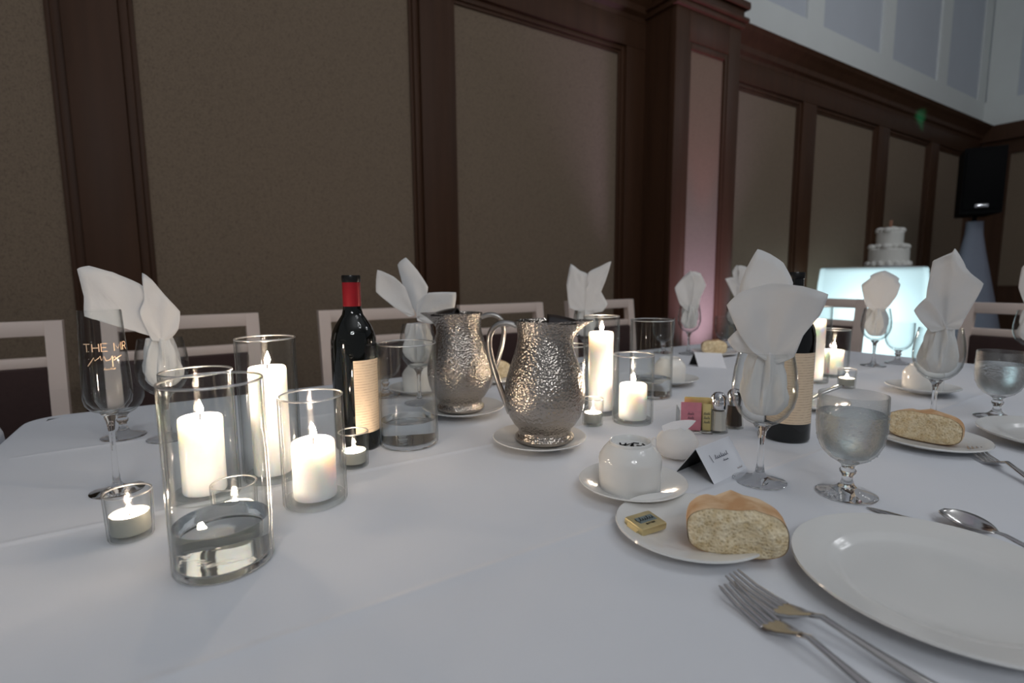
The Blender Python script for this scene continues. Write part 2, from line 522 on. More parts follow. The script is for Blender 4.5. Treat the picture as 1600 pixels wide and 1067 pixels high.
def script(u0, v0, du, amp, n=8, slant=0.3):
    """one line of looping handwriting"""
    pts = []
    for i in range(n * 6 + 1):
        t = i / 6.0
        k = int(t)
        hh = amp * (1.0 if k % 3 else 1.7)
        a = 2 * PI * (t % 1.0)
        v = v0 + hh * 0.5 * (1 - math.cos(a))
        u = u0 + du * t + du * 0.28 * math.sin(a) + slant * (v - v0)
        pts.append((u, v))
    return pts

def kids(o):
    return list(o.children)

def copy_tree(o, parent=None):
    c = o.copy()
    COL.objects.link(c)
    c.parent = parent
    for ch in kids(o):
        copy_tree(ch, c)
    return c

def frame(p):
    """level axes at p: to the right and towards the camera"""
    d = Vector((CAM.x - p.x, CAM.y - p.y, 0)).normalized()
    return Vector((-d.y, d.x, 0)), d

# ------------------------------------------------------------------ the hall
WY = 2.80       # panelled wall
WX = 9.25       # far end wall
CEIL = 5.6
PT = 2.615      # top of the panels
CR = 2.985       # top of the wood cornice

floor = mesh('floor', *box(-4.5, WX, -6.0, WY, -0.05, 0.0), 'carpet', smooth=False); tag(floor, kind='structure')
wall = mesh('wall_back', *box(-4.5, WX + .1, WY, WY + 0.1, 0, CEIL), 'wood', smooth=False); tag(wall, kind='structure')
wallr = mesh('wall_right', *box(WX, WX + 0.1, -6.0, WY, 0, CEIL), 'wood', smooth=False); tag(wallr, kind='structure')
ceil = mesh('ceiling', *box(-4.5, WX + .1, -6.0, WY + .1, CEIL, CEIL + .1), 'ceiling_paint', smooth=False); tag(ceil, kind='structure')

def moulding(parent, x0, x1, y, z0, z1, w=0.032):
    """stepped frame moulding around a panel, standing proud of it"""
    for (a, b, c, d) in ((x0, x0 + w, z0, z1), (x1 - w, x1, z0, z1), (x0 + w, x1 - w, z1 - w, z1)):
        V, Fc = box(a, b, y - 0.022, y + 0.01, c, d, 0.004)
        mesh('panel_moulding', V, Fc, 'wood', parent)
    k = w * 1.6
    for (a, b, c, d) in ((x0 + w, x0 + k, z0, z1 - w), (x1 - k, x1 - w, z0, z1 - w), (x0 + k, x1 - k, z1 - k, z1 - w)):
        V, Fc = box(a, b, y - 0.012, y + 0.01, c, d, 0.003)
        mesh('panel_moulding', V, Fc, 'wood', parent)

# stiles of the wall, measured along it
ST = [(-2.1, -1.9), (-0.339, -0.155), (1.155, 1.325), (2.665, 2.85), (3.5, 3.9), (4.86, 5.09), (6.31, 6.56), (7.62, 7.86), (8.95, 9.25)]
Yp = WY - 0.015     # fabric face
Ys = WY - 0.055     # stile face
def wall_parts(parent, ST, Xa, Xb):
    for a, b in ST:
        mesh('stile', *box(a, b, Ys, WY + .01, 0.0, PT, 0.004), 'wood', parent)
    for (a0, a1), (b0, b1) in zip(ST, ST[1:]):
        mesh('fabric_panel', *box(a1 - .005, b0 + .005, Yp, WY + .01, 0.12, PT + .005), 'wall_fabric', parent, smooth=False)
        moulding(parent, a1, b0, Yp, 0.12, PT)
    mesh('top_rail', *box(Xa, Xb, Ys, WY + .01, PT, PT + 0.17, 0.004), 'wood', parent)
def cornice_ring(x, y0):
    prof = [(0.0, PT + .17), (-.055, PT + .17), (-.06, PT + .20), (-.085, PT + .22), (-.09, PT + .26), (-.13, PT + .31), (-.16, PT + .34), (-.165, CR - .02), (-.18, CR), (0.0, CR)]
    return [(x, y0 + a, z) for a, z in prof]
wall_parts(wall, ST, -4.4, WX)
mesh('cornice', *loft([cornice_ring(-4.4, WY), cornice_ring(WX, WY)]), 'wood', wall, smooth=False)
# pale upper wall with battens
mesh('upper_panel', *box(-4.4, WX, WY - .012, WY + .01, CR, CEIL), 'white_panel', wall, smooth=False)
mesh('upper_rail', *box(-4.4, WX, WY - .035, WY + .01, CR, CR + 0.34), 'white_wall', wall, smooth=False)
for a, b in ((-0.36, -0.13), (1.13, 1.35), (2.65, 2.87), (3.5, 3.8), (4.88, 5.15), (6.28, 6.54), (7.69, 7.96), (9.0, 9.25)):
    mesh('upper_batten', *box(a, b, WY - .034, WY + .01, CR + .338, CEIL), 'white_wall', wall, smooth=False)
# end wall
def endpart(name, y0, y1, z0, z1, th, mat):
    mesh(name, *box(WX - th, WX + .01, y0, y1, z0, z1), mat, wallr, smooth=False)
endpart('upper_panel', -6, WY, CR, CEIL, .012, 'white_panel')
endpart('upper_rail', -6, WY, CR, CR + .34, .03, 'white_wall')
endpart('top_rail', -6, WY, PT, PT + .17, .055, 'wood')
endpart('cornice', -6, WY, PT + .17, CR, .14, 'wood')
for y0 in (2.45, 1.0, -0.6, -2.2):
    endpart('stile', y0, y0 + .3, 0, PT, .055, 'wood')
    endpart('upper_batten', y0, y0 + .3, CR + .33, CEIL, .032, 'white_wall')
    endpart('fabric_panel', y0 - 1.2, y0, .9, PT, .015, 'wall_fabric')

# column standing out from the wall
CXa, CXb, CYf = 2.84, 3.52, 2.475
col = mesh('wall_column', *box(CXa, CXb, CYf + .03, WY - .02, 0, CR - .03), 'wood', smooth=False); tag(col, kind='structure')
fw = 0.13
mesh('stile', *box(CXa - .001, CXa + fw, CYf, CYf + .06, 0, PT + .2, .004), 'wood', col)
mesh('stile', *box(CXb - fw, CXb + .001, CYf, CYf + .06, 0, PT + .2, .004), 'wood', col)
mesh('top_rail', *box(CXa + fw, CXb - fw, CYf, CYf + .06, PT, PT + .2, .004), 'wood', col)
mesh('fabric_panel', *box(CXa + fw, CXb - fw, CYf + .024, CYf + .06, .15, PT), 'wall_fabric', col, smooth=False)
for (a, b, c, d) in ((CXa + fw, CXa + fw + .03, .15, PT), (CXb - fw - .03, CXb - fw, .15, PT), (CXa + fw + .03, CXb - fw - .03, PT - .045, PT)):
    mesh('panel_moulding', *box(a, b, CYf + .005, CYf + .05, c, d, .004), 'wood', col)
for (dz, pr, h) in ((PT + .195, .022, .04), (PT + .235, .042, .03), (PT + .265, .015, .06), (PT + .32, .045, .05)):
    mesh('capital_moulding', *box(CXa - pr, CXb + pr, CYf - pr, WY - .02, dz, dz + h, .01), 'wood', col)

# coloured party lights: pink-white uplight at the column's foot, small green spot on the rail
o = lamp('uplight', 'SPOT', (3.20, 2.13, 0.12), 115.0, (0.74, 0.60, 1.0), spot_size=math.radians(70), spot_blend=0.9, shadow_soft_size=0.05)
aim(o, (3.18, 2.44, 1.7))
o = lamp('uplight_red', 'SPOT', (3.20, 2.05, 0.12), 55.0, (1.0, 0.16, 0.12), spot_size=math.radians(20), spot_blend=0.6, shadow_soft_size=0.03)
aim(o, (3.18, 2.44, 2.72))
o = lamp('green_spot', 'SPOT', (6.6, 1.4, 1.9), 220.0, (0.02, 1.0, 0.72), spot_size=math.radians(14), spot_blend=0.8, shadow_soft_size=0.02)
aim(o, (7.15, 2.72, 2.70))

# ------------------------------------------------------------------ tables and cloths
def cloth(name, x0, x1, y0, y1, label, creases=()):
    """cloth over a table: rounded-corner top, rolled edge, hanging skirt with folds"""
    rc = 0.055
    out = []
    for (cx, cy, a0) in ((x1 - rc, y1 - rc, 0), (x0 + rc, y1 - rc, 90), (x0 + rc, y0 + rc, 180), (x1 - rc, y0 + rc, 270)):
        for k in range(9):
            a = math.radians(a0 + 90 * k / 8)
            out.append((cx + rc * math.cos(a), cy + rc * math.sin(a), math.cos(a), math.sin(a)))
    # denser sampling of the straight sides
    dense = []
    for i, p in enumerate(out):
        q = out[(i + 1) % len(out)]
        L = math.hypot(q[0] - p[0], q[1] - p[1])
        nseg = max(1, int(L / 0.05))
        for k in range(nseg):
            t = k / nseg
            dense.append(tuple(p[j] + (q[j] - p[j]) * t for j in range(4)))
    rings = []
    rb = 0.014
    for (off, dz) in ((-0.03, 0.0), (0, 0), (rb * .4, -rb * .08), (rb * .75, -rb * .35), (rb, -rb), (rb + .004, -.06)):
        rings.append([(x + nx * off, y + ny * off, TZ + dz) for x, y, nx, ny in dense])
    for k in range(1, 6):
        z = -.06 - k * .125
        ring = []
        for i, (x, y, nx, ny) in enumerate(dense):
            f = .003 * k / 5 * (1 + math.sin(i * 1.15)) + .0008 * k
            ring.append((x + nx * (rb + f), y + ny * (rb + f), TZ + z))
        rings.append(ring)
    V, Fc = loft(rings, cap=False)
    # top sheet, fine in y so that the pressed fold lines stand up
    xs = [x0 + .03 + (x1 - x0 - .06) * i / 60 for i in range(61)]
    ys = sorted(set([y0 + .03 + (y1 - y0 - .06) * i / 60 for i in range(61)] + [c + d for c in creases for d in (-.009, -.006, -.003, 0, .003, .006, .009)]))
    n = len(rings[0])
    def top(x, y):
        z = 0.0
        for c in creases:
            cc = c + .004 * math.sin(x * 2.1 + c * 9)
            z += 0.0019 * max(0, 1 - abs(y - cc) / .009)
        z += 0.0006 * noise.noise(Vector((x * 5, y * 5, 0)))
        e = min(x - x0, x1 - x, y - y0, y1 - y)
        return TZ + z * min(1, max(0, (e - .03) / .05))
    base = len(V)
    V2 = [(x, y, top(x, y)) for y in ys for x in xs]
    nx_ = len(xs)
    F2 = []
    for j in range(len(ys) - 1):
        for i in range(nx_ - 1):
            cx, cy = (xs[i] + xs[i + 1]) / 2, (ys[j] + ys[j + 1]) / 2
            dx = max(x0 + rc - cx, cx - (x1 - rc), 0); dy = max(y0 + rc - cy, cy - (y1 - rc), 0)
            if dx and dy and math.hypot(dx, dy) > rc - .018: continue
            F2.append(tuple(base + q for q in (j * nx_ + i, j * nx_ + i + 1, (j + 1) * nx_ + i + 1, (j + 1) * nx_ + i)))
    o = mesh(name, V + V2, Fc + F2, 'cloth', ang=80, recalc=False)
    return tag(o, label, 'tablecloth')

def table(x0, x1, y0, y1, label):
    t = empty('banquet_table', ((x0 + x1) / 2, (y0 + y1) / 2, 0))
    hx, hy = (x1 - x0) / 2 - .004, (y1 - y0) / 2 - .004
    mesh('tabletop', *box(-hx + .05, hx - .05, -hy + .05, hy - .05, TZ - .03, TZ - .004, .004), 'wood', t)
    for sx in (-1, 1):
        for sy in (-1, 1):
            mesh('leg', *tube([(sx * (hx - .12), sy * (hy - .12), 0), (sx * (hx - .12), sy * (hy - .12), TZ - .03)], .018), 'black_plastic', t)
    tag(t, label, 'table')

TX0, TX1, TY0, TY1 = -0.298, 2.18, -0.06, 1.47
cloth('tablecloth', TX0, TX1, TY0, TY1, 'white tablecloth with pressed fold lines over the long table with the candles', (0.435, 0.765, 1.15))
table(TX0, TX1, TY0, TY1, 'long banquet table hidden under the white cloth with the candles')
cloth('tablecloth', -2.75, TX0 - .051, TY0, TY1 - .004, 'white tablecloth on the empty neighbouring table beside the champagne flute', (0.435,))
table(-2.75, TX0 - .051, TY0, TY1 - .004, 'neighbouring banquet table under an empty white cloth')

# ------------------------------------------------------------------ chairs
def make_chair():
    c = empty('banquet_chair', (0, 0, 0))          # faces -y, backrest at +y
    W = .225
    H = 0.925
    for s in (-1, 1):
        V, Fc = loft([[(s * W - s * .045 * (i in (1, 2)), y + dy + (.03 if j in (2, 3) else 0) * 1.2, z) for j, i in enumerate((0, 1, 2, 3))]
                      for (y, dy, z) in ((.30, 0, 0), (.22, 0, .45), (.235, 0, .7), (.26, 0, H))]) if False else (None, None)
        rings = []
        for (y, z) in ((.27, 0), (.205, .45), (.225, .72), (.25, H)):
            xa, xb = s * W, s * (W - .042)
            rings.append([(xa, y, z), (xb, y, z), (xb, y + .034, z), (xa, y + .034, z)])
        mesh('back_leg', *loft(rings), 'chair_paint', c, smooth=False)
        rings = [[(s * W, -.22, z), (s * (W - t), -.22, z), (s * (W - t), -.22 + t, z), (s * W, -.22 + t, z)] for z, t in ((0, .03), (.43, .042))]
        mesh('front_leg', *loft(rings), 'chair_paint', c, smooth=False)
    mesh('top_rail', *box(-W + .0415, W - .0415, .248, .282, H - .045, H, .003), 'chair_paint', c)
    mesh('back_rail', *box(-W + .0415, W - .0415, .240, .270, H - .138, H - .108, .003), 'chair_paint', c)
    mesh('back_panel', *box(-W + .0415, W - .0415, .222, .258, .50, H - .138, .008), 'upholstery', c)
    mesh('seat', *box(-W + .005, W - .005, -.235, .20, .43, .49, .018), 'upholstery', c)
    mesh('seat_frame', *box(-W + .01, W - .01, -.21, .205, .385, .432, .003), 'chair_paint', c)
    return c
chair0 = make_chair()
CG = 'chairs along the panelled wall'
spots = [(-.55, 'pale wooden banquet chair behind the champagne flute'), (-.01, 'pale wooden banquet chair behind the tallest candle beside the wine bottle'),
         (.645, 'pale wooden banquet chair directly behind the red-capped wine bottle'), (1.245, 'pale wooden banquet chair behind the two metal pitchers'),
         (1.845, 'pale wooden banquet chair closest to the wall column')]
for i, (x, lab) in enumerate(spots):
    o = chair0 if i == 0 else copy_tree(chair0)
    o.location = (x, 1.80 + (0.01 if i % 2 else 0), 0)
    tag(o, lab, 'chair', CG)
for (y, lab) in ((1.47, 'pale wooden banquet chair in front of the glowing cake table'), (.64, 'pale wooden banquet chair in front of the speaker stand')):
    o = copy_tree(chair0)
    o.location = (2.60, y, 0)
    o.rotation_euler.z = -PI / 2
    tag(o, lab, 'chair', 'chairs at the end of the table')

# ------------------------------------------------------------------ candles and glass vases
def flame_mesh(h=.019, r=.0042):
    prof = [(0, 0), (r * .55, h * .06), (r * .95, h * .2), (r, h * .32), (r * .8, h * .5), (r * .45, h * .72), (r * .15, h * .9), (0, h)]
    return lathe(prof, 10)

def ring_tube(R_, r, z, n=72, m=10):
    return lathe([(R_ + r * math.cos(2 * PI * k / m), z + r * math.sin(2 * PI * k / m)) for k in range(m + 1)], n)

def vase(px, py, D, H, label, water=None, group=None, name='cylinder_vase'):
    p = tp(px, py)
    r = D / 2
    t = 0.0025
    v = empty(name, p)
    V, Fc = lathe([(r - .0018, 0.0006), (r, .004), (r, H - .0012), (r - t * .3, H), (r - t * .7, H), (r - t, H - .0012), (r - t, .0095)], 72)
    mesh('glass_wall', V, Fc, 'thin_glass', v)
    mesh('glass_base', *lathe([(0, .0012), (r * .8, .0005), (r - t - .0006, .0012), (r - t - .0002, .004), (r - t - .0004, .0088), (0, .008)], 64), 'clear_glass' if water else 'thin_glass', v)
    mesh('rim', *ring_tube(r - t / 2, .0013, H), 'glass_rim', v)
    if water:
        mesh('water', *lathe([(0, .0096), (r - t - .0012, .0098), (r - t - .0006, .012), (r - t - .0006, water + .0006), (r - t - .003, water), (0, water)], 64), 'water', v)
    tag(v, label, 'vase', group)
    return p, .0088

def pillar(p, z0, D, H, label, lean=(0, 0), group='lit pillar candles'):
    r = D / 2
    c = empty('pillar_candle', (p.x, p.y, TZ + z0))
    body = [(0, 0.0), (r - .001, 0), (r, .002), (r, H * .5), (r * 1.004, H - .006), (r * .97, H - .0015), (r * .90, H), (r * .72, H - .003), (r * .35, H - .0055), (0, H - .006)]
    ph = random.random() * 6
    mesh('wax_body', *lathe(body, 48, lambda a, rr, z: .0006 * math.sin(3 * a + ph) * (z / H) ** 2), 'wax', c)
    mesh('wick', *tube([(0, 0, H - .008), (0.0005, 0, H), (.0012, 0, H + .005)], .0009, 6), 'wick', c)
    f = mesh('flame', *flame_mesh(), 'flame', c)
    f.location = (.001, 0, H + .0035)
    f.rotation_euler = (lean[0], lean[1], 0)
    tag(c, label, 'candle', group)

def votive(px, py, D, H, lab_v, lab_t, level=.024):
    p = tp(px, py)
    r = D / 2
    v = empty('votive_holder', p)
    t = .0022
    rb = r * .93
    mesh('glass_wall', *lathe([(rb - .0015, .0004), (rb, .003), (r, H - .001), (r - t * .5, H), (r - t, H - .001), (rb - t, .008)], 56), 'thin_glass', v)
    mesh('glass_base', *lathe([(0, .002), (rb * .7, .0006), (rb - t - .0006, .001), (rb - t - .0003, .0074), (0, .0068)], 40), 'thin_glass', v)
    mesh('rim', *ring_tube(r - t / 2, .0010, H), 'glass_rim', v)
    tag(v, lab_v, 'candle holder', 'votive holders')
    c = empty('tealight', (p.x, p.y, TZ + .0076))
    rr = rb - t - .0008
    hh = level - .0076
    mesh('cup', *lathe([(0, .0002), (rr - .0002, .0002), (rr, .001), (rr, hh + .0022), (rr - .0004, hh + .0022), (rr - .0005, .0012), (0, .0010)], 40), 'tealight_cup', c)
    rr -= .0009
    mesh('wax', *lathe([(0, .0012), (rr - .001, .0012), (rr, .002), (rr, hh - .001), (rr * .93, hh), (rr * .5, hh - .0015), (0, hh - .002)], 40), 'wax', c)
    mesh('wick', *tube([(0, 0, hh - .003), (0, 0, hh + .004)], .0008, 6), 'wick', c)
    f = mesh('flame', *flame_mesh(.012, .0036), 'flame', c)
    f.location = (0, 0, hh + .002)
    tag(c, lab_t, 'candle', 'lit tealights')

V_ = 'clear glass cylinder vase '
vase(352, 878, .094, .192, V_ + 'half-full of nothing but water at its foot, beside the stubby tealight'.replace('half-full of nothing but water at its foot', 'with shallow water'), water=.047)
p, z = vase(322, 775, .086, .172, V_ + 'holding a pillar candle right behind the water vase')
pillar(p, z, .053, .103, 'lit white pillar candle in the vase just behind the water vase')
p, z = vase(428, 745, .081, .208, V_ + 'holding the tall candle left of the red-capped bottle'.replace('left of', 'next to'))
pillar(p, z, .0515, .158, 'lit tall white pillar candle in the vase near the red-capped bottle', (.06, .05))
p, z = vase(494, 783, .080, .143, V_ + 'shorter, holding a stubby candle by the bottle tealight')
pillar(p, z, .054, .075, 'lit short white pillar candle beside the tealight at the bottle')
vase(640, 692, .102, .18, V_ + 'with shallow water between wine bottle and pitchers', water=.045)
p, z = vase(938, 645, .076, .21, V_ + 'holding the tall candle behind the front pitcher')
pillar(p, z, .052, .168, 'lit tall white pillar candle behind the front pitcher', (.05, -.04))
p, z = vase(988, 659, .081, .138, V_ + 'shorter, holding a stubby candle near the sugar caddy')
pillar(p, z, .055, .070, 'lit short white pillar candle near the sugar caddy')
vase(1016, 618, .102, .188, V_ + 'with shallow water beside the far place card', water=.044)
p, z = vase(892, 631, .080, .138, V_ + 'shorter, half hidden behind the front pitcher spout')
pillar(p, z, .053, .068, 'lit short white pillar candle half hidden by the front pitcher')
p, z = vase(1268, 597, .080, .21, V_ + 'holding the tall candle beside the second wine bottle')
pillar(p, z, .053, .166, 'lit tall white pillar candle beside the second wine bottle', (-.05, .05))
p, z = vase(1300, 588, .080, .138, V_ + 'shorter, holding a stubby candle in front of the cake table')
pillar(p, z, .053, .070, 'lit short white pillar candle in front of the cake table')
votive(206, 838, .048, .054, 'small glass votive holder standing alone in front of the champagne flute', 'lit tealight in the votive in front of the champagne flute', .027)
votive(370, 822, .050, .054, 'small glass votive holder behind the large water vase', 'lit tealight in the votive behind the large water vase')
votive(554, 728, .046, .056, 'small glass votive holder at the foot of the red-capped bottle', 'lit tealight at the foot of the red-capped bottle')
votive(926, 664, .043, .054, 'small glass votive holder beside the front pitcher', 'lit tealight in the votive beside the front pitcher')
votive(1322, 606, .044, .050, 'small glass votive holder in front of the short candle by the cake table', 'lit tealight in the votive by the propped knife')

# ------------------------------------------------------------------ bottles
def bottle(px, py, lab, a0, a1, lz0, lz1, capsule=True):
    p = tp(px, py)
    b = empty('wine_bottle', p)
    r = .0378
    prof = [(0, .008), (.02, .004), (.033, 0), (.0365, .002), (r, .006), (r, .178), (r * .985, .19), (r * .92, .202), (r * .78, .214), (.0225, .2245), (.0175, .232), (.0152, .242), (.0145, .255), (.0140, .2955), (0, .2955)]
    mesh('glass_body', *lathe(prof, 64), 'dark_bottle', b, ang=50)
    mesh('lip', *lathe([(.0141, .286), (.0152, .2865), (.0156, .289), (.0156, .296), (.0150, .298), (.0105, .298), (.0100, .290)], 40), 'lip_black', b)
    if capsule:
        mesh('capsule', *lathe([(.0143, .2455), (.0150, .2455), (.0149, .286), (.0142, .2862)], 48), 'red_capsule', b)
    er, ef = frame(p)
    base = math.atan2(ef.y, ef.x)
    n = 24
    V, Fc = [], []
    R = r + .0004
    for k in range(n + 1):
        a = base + math.radians(a0 + (a1 - a0) * k / n)
        for (rr, z) in ((R, lz0), (R, lz1)):
            V.append((rr * math.cos(a), rr * math.sin(a), z))
    for k in range(n):
        Fc.append((2 * k, 2 * k + 2, 2 * k + 3, 2 * k + 1))
    mesh('label', V, Fc, 'label_paper', b, recalc=False)
    tag(b, lab, 'bottle', 'red wine bottles')
    return b
bottle(560, 697, 'dark wine bottle with red capsule and cream back label beside the candles', -4, 100, .032, .157)
bottle(1228, 684, 'dark wine bottle half hidden behind the napkin in the nearest tall glass'.replace('the nearest tall glass', 'the wine glass by the place card'), -60, 75, .035, .160, False)

# ------------------------------------------------------------------ plates, cups, pitchers
def dish(name, p, prof, label, group, z=TZ, cat='plate'):
    o = mesh(name, *lathe(prof, 72), 'china')
    o.location = (p.x, p.y, z + .0006)
    return tag(o, label, cat, group)
def plate_prof(R, hz, well):
    return [(0, .003), (well * .75, .0028), (well * .78, 0.0), (well * .84, 0.0), (well * .87, .003), (well + .008, hz * .45), (R - .004, hz - .0035), (R, hz - .001), (R - .0008, hz + .0012), (R - .005, hz + .0006),
            (well + .008, hz * .70), (well + .003, hz * .66), (well - .003, .0085), (well - .009, .0068), (well * .6, .0062), (0, .0060)]
SAUC = [(0, .0025), (.025, .0025), (.027, 0), (.031, 0), (.033, .0025), (.055, .009), (.0735, .0165), (.0765, .0185), (.0755, .0195), (.072, .0185), (.055, .012), (.042, .0078), (.034, .0062), (0, .0058)]

pp = tp(1470, 926)
dish('dinner_plate', pp, plate_prof(.123, .018, .086), 'large white dinner plate beside the two overlapping forks', 'white plates')
bp_ = tp(1078, 836)
dish('bread_plate', bp_, plate_prof(.083, .014, .053), 'white bread plate holding the butter packet and the bread chunk', 'white plates')
bp2 = tp(1452, 694)
dish('bread_plate', bp2, plate_prof(.083, .014, .053), 'white bread plate under the bread behind the full water goblet', 'white plates')
pp2 = tp(1672, 696)
dish('dinner_plate', pp2, plate_prof(.123, .018, .086), 'white dinner plate beside the lone fork and second bread plate', 'white plates')

def saucer(px, py, lab, s=1.0):
    p = tp(px, py)
    dish('saucer', p, [(r * s, z) for r, z in SAUC], lab, 'white saucers', cat='saucer')
    return p

CUP = [(0, .0575), (.0235, .0575), (.0245, .0625), (.0262, .0648), (.0275, .0640), (.0282, .0605), (.0305, .0590), (.0360, .0525), (.0408, .0445), (.0418, .0395), (.0412, .018), (.0406, .0012), (.0398, 0.0), (.0388, .0012), (.0395, .037), (.037, .044), (.025, .052), (0, .054)]
def cup(p, lab, logo=False, zb=.0086):
    c = empty('coffee_cup', (p.x, p.y, TZ + zb))
    mesh('cup_body', *lathe(CUP, 64), 'china', c)
    er, ef = frame(p)
    h = [(-ef * .041 + Vector((0, 0, .042))), (-ef * .062 + Vector((0, 0, .045))), (-ef * .068 + Vector((0, 0, .022))), (-ef * .041 + Vector((0, 0, .014)))]
    mesh('handle', *tube(bez(*h, 10), .0042, 8), 'china', c)
    if logo:
        def fn(u, v):
            q = er * u * 1.15 - ef * v * 1.9
            return (q.x, q.y, .0583)
        L = [[(-.012, .004), (-.010, -.005), (-.007, -.006), (-.005, .004)], [(-.010, -.001), (-.004, .000), (.002, .005), (.001, -.004)],
             [(.010, .005), (.004, .006), (.002, 0), (.005, -.005), (.012, -.005), (.013, .000), (.007, .000)], [(.000, -.001), (.004, .001)],
             [(.0135, .005), (.016, .002), (.015, -.004)]]
        mesh('maker_mark', *strokes(L, fn, .0022), 'black_ink', c, smooth=False, recalc=False)
    tag(c, lab, 'cup', 'upturned coffee cups')
p = saucer(988, 770, 'white saucer under the marked upturned cup by the place card', .94)
cup(Vector((p.x, p.y, 0)) + frame(p)[0] * -.004, 'upturned white coffee cup with a black maker mark on its base', True)
p = saucer(1440, 614, 'white saucer under the upturned cup behind the tall napkin glass')
cup(p, 'upturned white coffee cup behind the wine glass above the second bread')
p = saucer(1046, 600, 'white saucer under the upturned cup beyond the far water vase')
cup(p, 'upturned white coffee cup beyond the far water vase')
p = saucer(655, 614, 'white saucer under the upturned cup behind the bottle vase')
cup(p, 'upturned white coffee cup seen through the vase by the bottle')

def pitcher(px, py, lab, spout_deg=0.0):
    p = tp(px, py)
    c = empty('water_pitcher', (p.x, p.y, TZ + .0108))
    er, ef = frame(p)
    base = math.atan2(er.y, er.x) + math.radians(spout_deg)
    c.rotation_euler.z = base              # local +x is the spout side
    prof = [(0, .004), (.044, .002), (.049, 0), (.0515, .003), (.0515, .007), (.047, .011), (.0455, .017), (.0475, .022), (.054, .029), (.062, .042), (.0675, .058), (.070, .076), (.0695, .092), (.066, .110), (.0600, .130),
            (.0530, .150), (.0485, .166), (.0470, .178), (.0480, .190), (.0505, .199), (.0530, .206), (.0535, .2080), (.0525, .2085), (.0505, .203), (.0475, .190), (.046, .176), (.0475, .160), (.058, .128), (.067, .090), (.066, .06), (.05, .03), (0, .024)]
    def dr(a, r, z):
        if z < .165: return 0.0
        k = min(1, (z - .165) / .043)
        a = (a + PI) % (2 * PI) - PI
        return k * k * (.030 * math.exp(-(a / .42) ** 2) - .003 * (1 - math.exp(-(a / .8) ** 2)))
    mesh('body', *lathe(prof, 96, dr), 'hammered', c, ang=60)
    # ice guard bridging the spout
    V, Fc = [], []
    nx, ny = 10, 12
    for i in range(nx + 1):
        for j in range(ny + 1):
            u, v = i / nx, -1 + 2 * j / ny
            x = .004 + u * .052
            wid = .047 * math.sqrt(max(.04, 1 - ((x) / .066) ** 2))
            V.append((x, v * wid, .2045 + .013 * (1 - v * v) * (1 - .7 * u * u) - .002 * u))
    for i in range(nx):
        for j in range(ny):
            a = i * (ny + 1) + j
            Fc.append((a, a + 1, a + ny + 2, a + ny + 1))
    g = mesh('ice_guard', V, Fc, 'dark_steel', c, recalc=False)
    sm = g.modifiers.new('thick', 'SOLIDIFY'); sm.thickness = .0015
    pts = bez((-.048, 0, .199), (-.080, 0, .214), (-.104, 0, .196), (-.094, 0, .150), 12) + bez((-.094, 0, .150), (-.088, 0, .118), (-.074, 0, .080), (-.061, 0, .046), 10)[1:]
    rings = []
    for i, q in enumerate(pts):
        t = (pts[min(i + 1, len(pts) - 1)] - pts[max(i - 1, 0)]).normalized()
        nrm = Vector((0, 1, 0)).cross(t)
        wd, th = .0095, .0052
        rings.append([q + Vector((0, wd * math.cos(2 * PI * k / 12), 0)) + nrm * th * math.sin(2 * PI * k / 12) for k in range(12)])
    mesh('handle', *loft(rings), 'brushed', c)
    tag(c, lab, 'pitcher', 'hammered metal pitchers')
saucer(843, 697, 'white saucer under the front hammered pitcher', 1.06)
pitcher(851, 694, 'hammered metal water pitcher in front, spout turned from its twin')
saucer(724, 647, 'white saucer under the pitcher beside the water vase', 1.15)
pitcher(720, 645, 'hammered metal water pitcher partly hidden behind its twin and the water vase', 172.0)

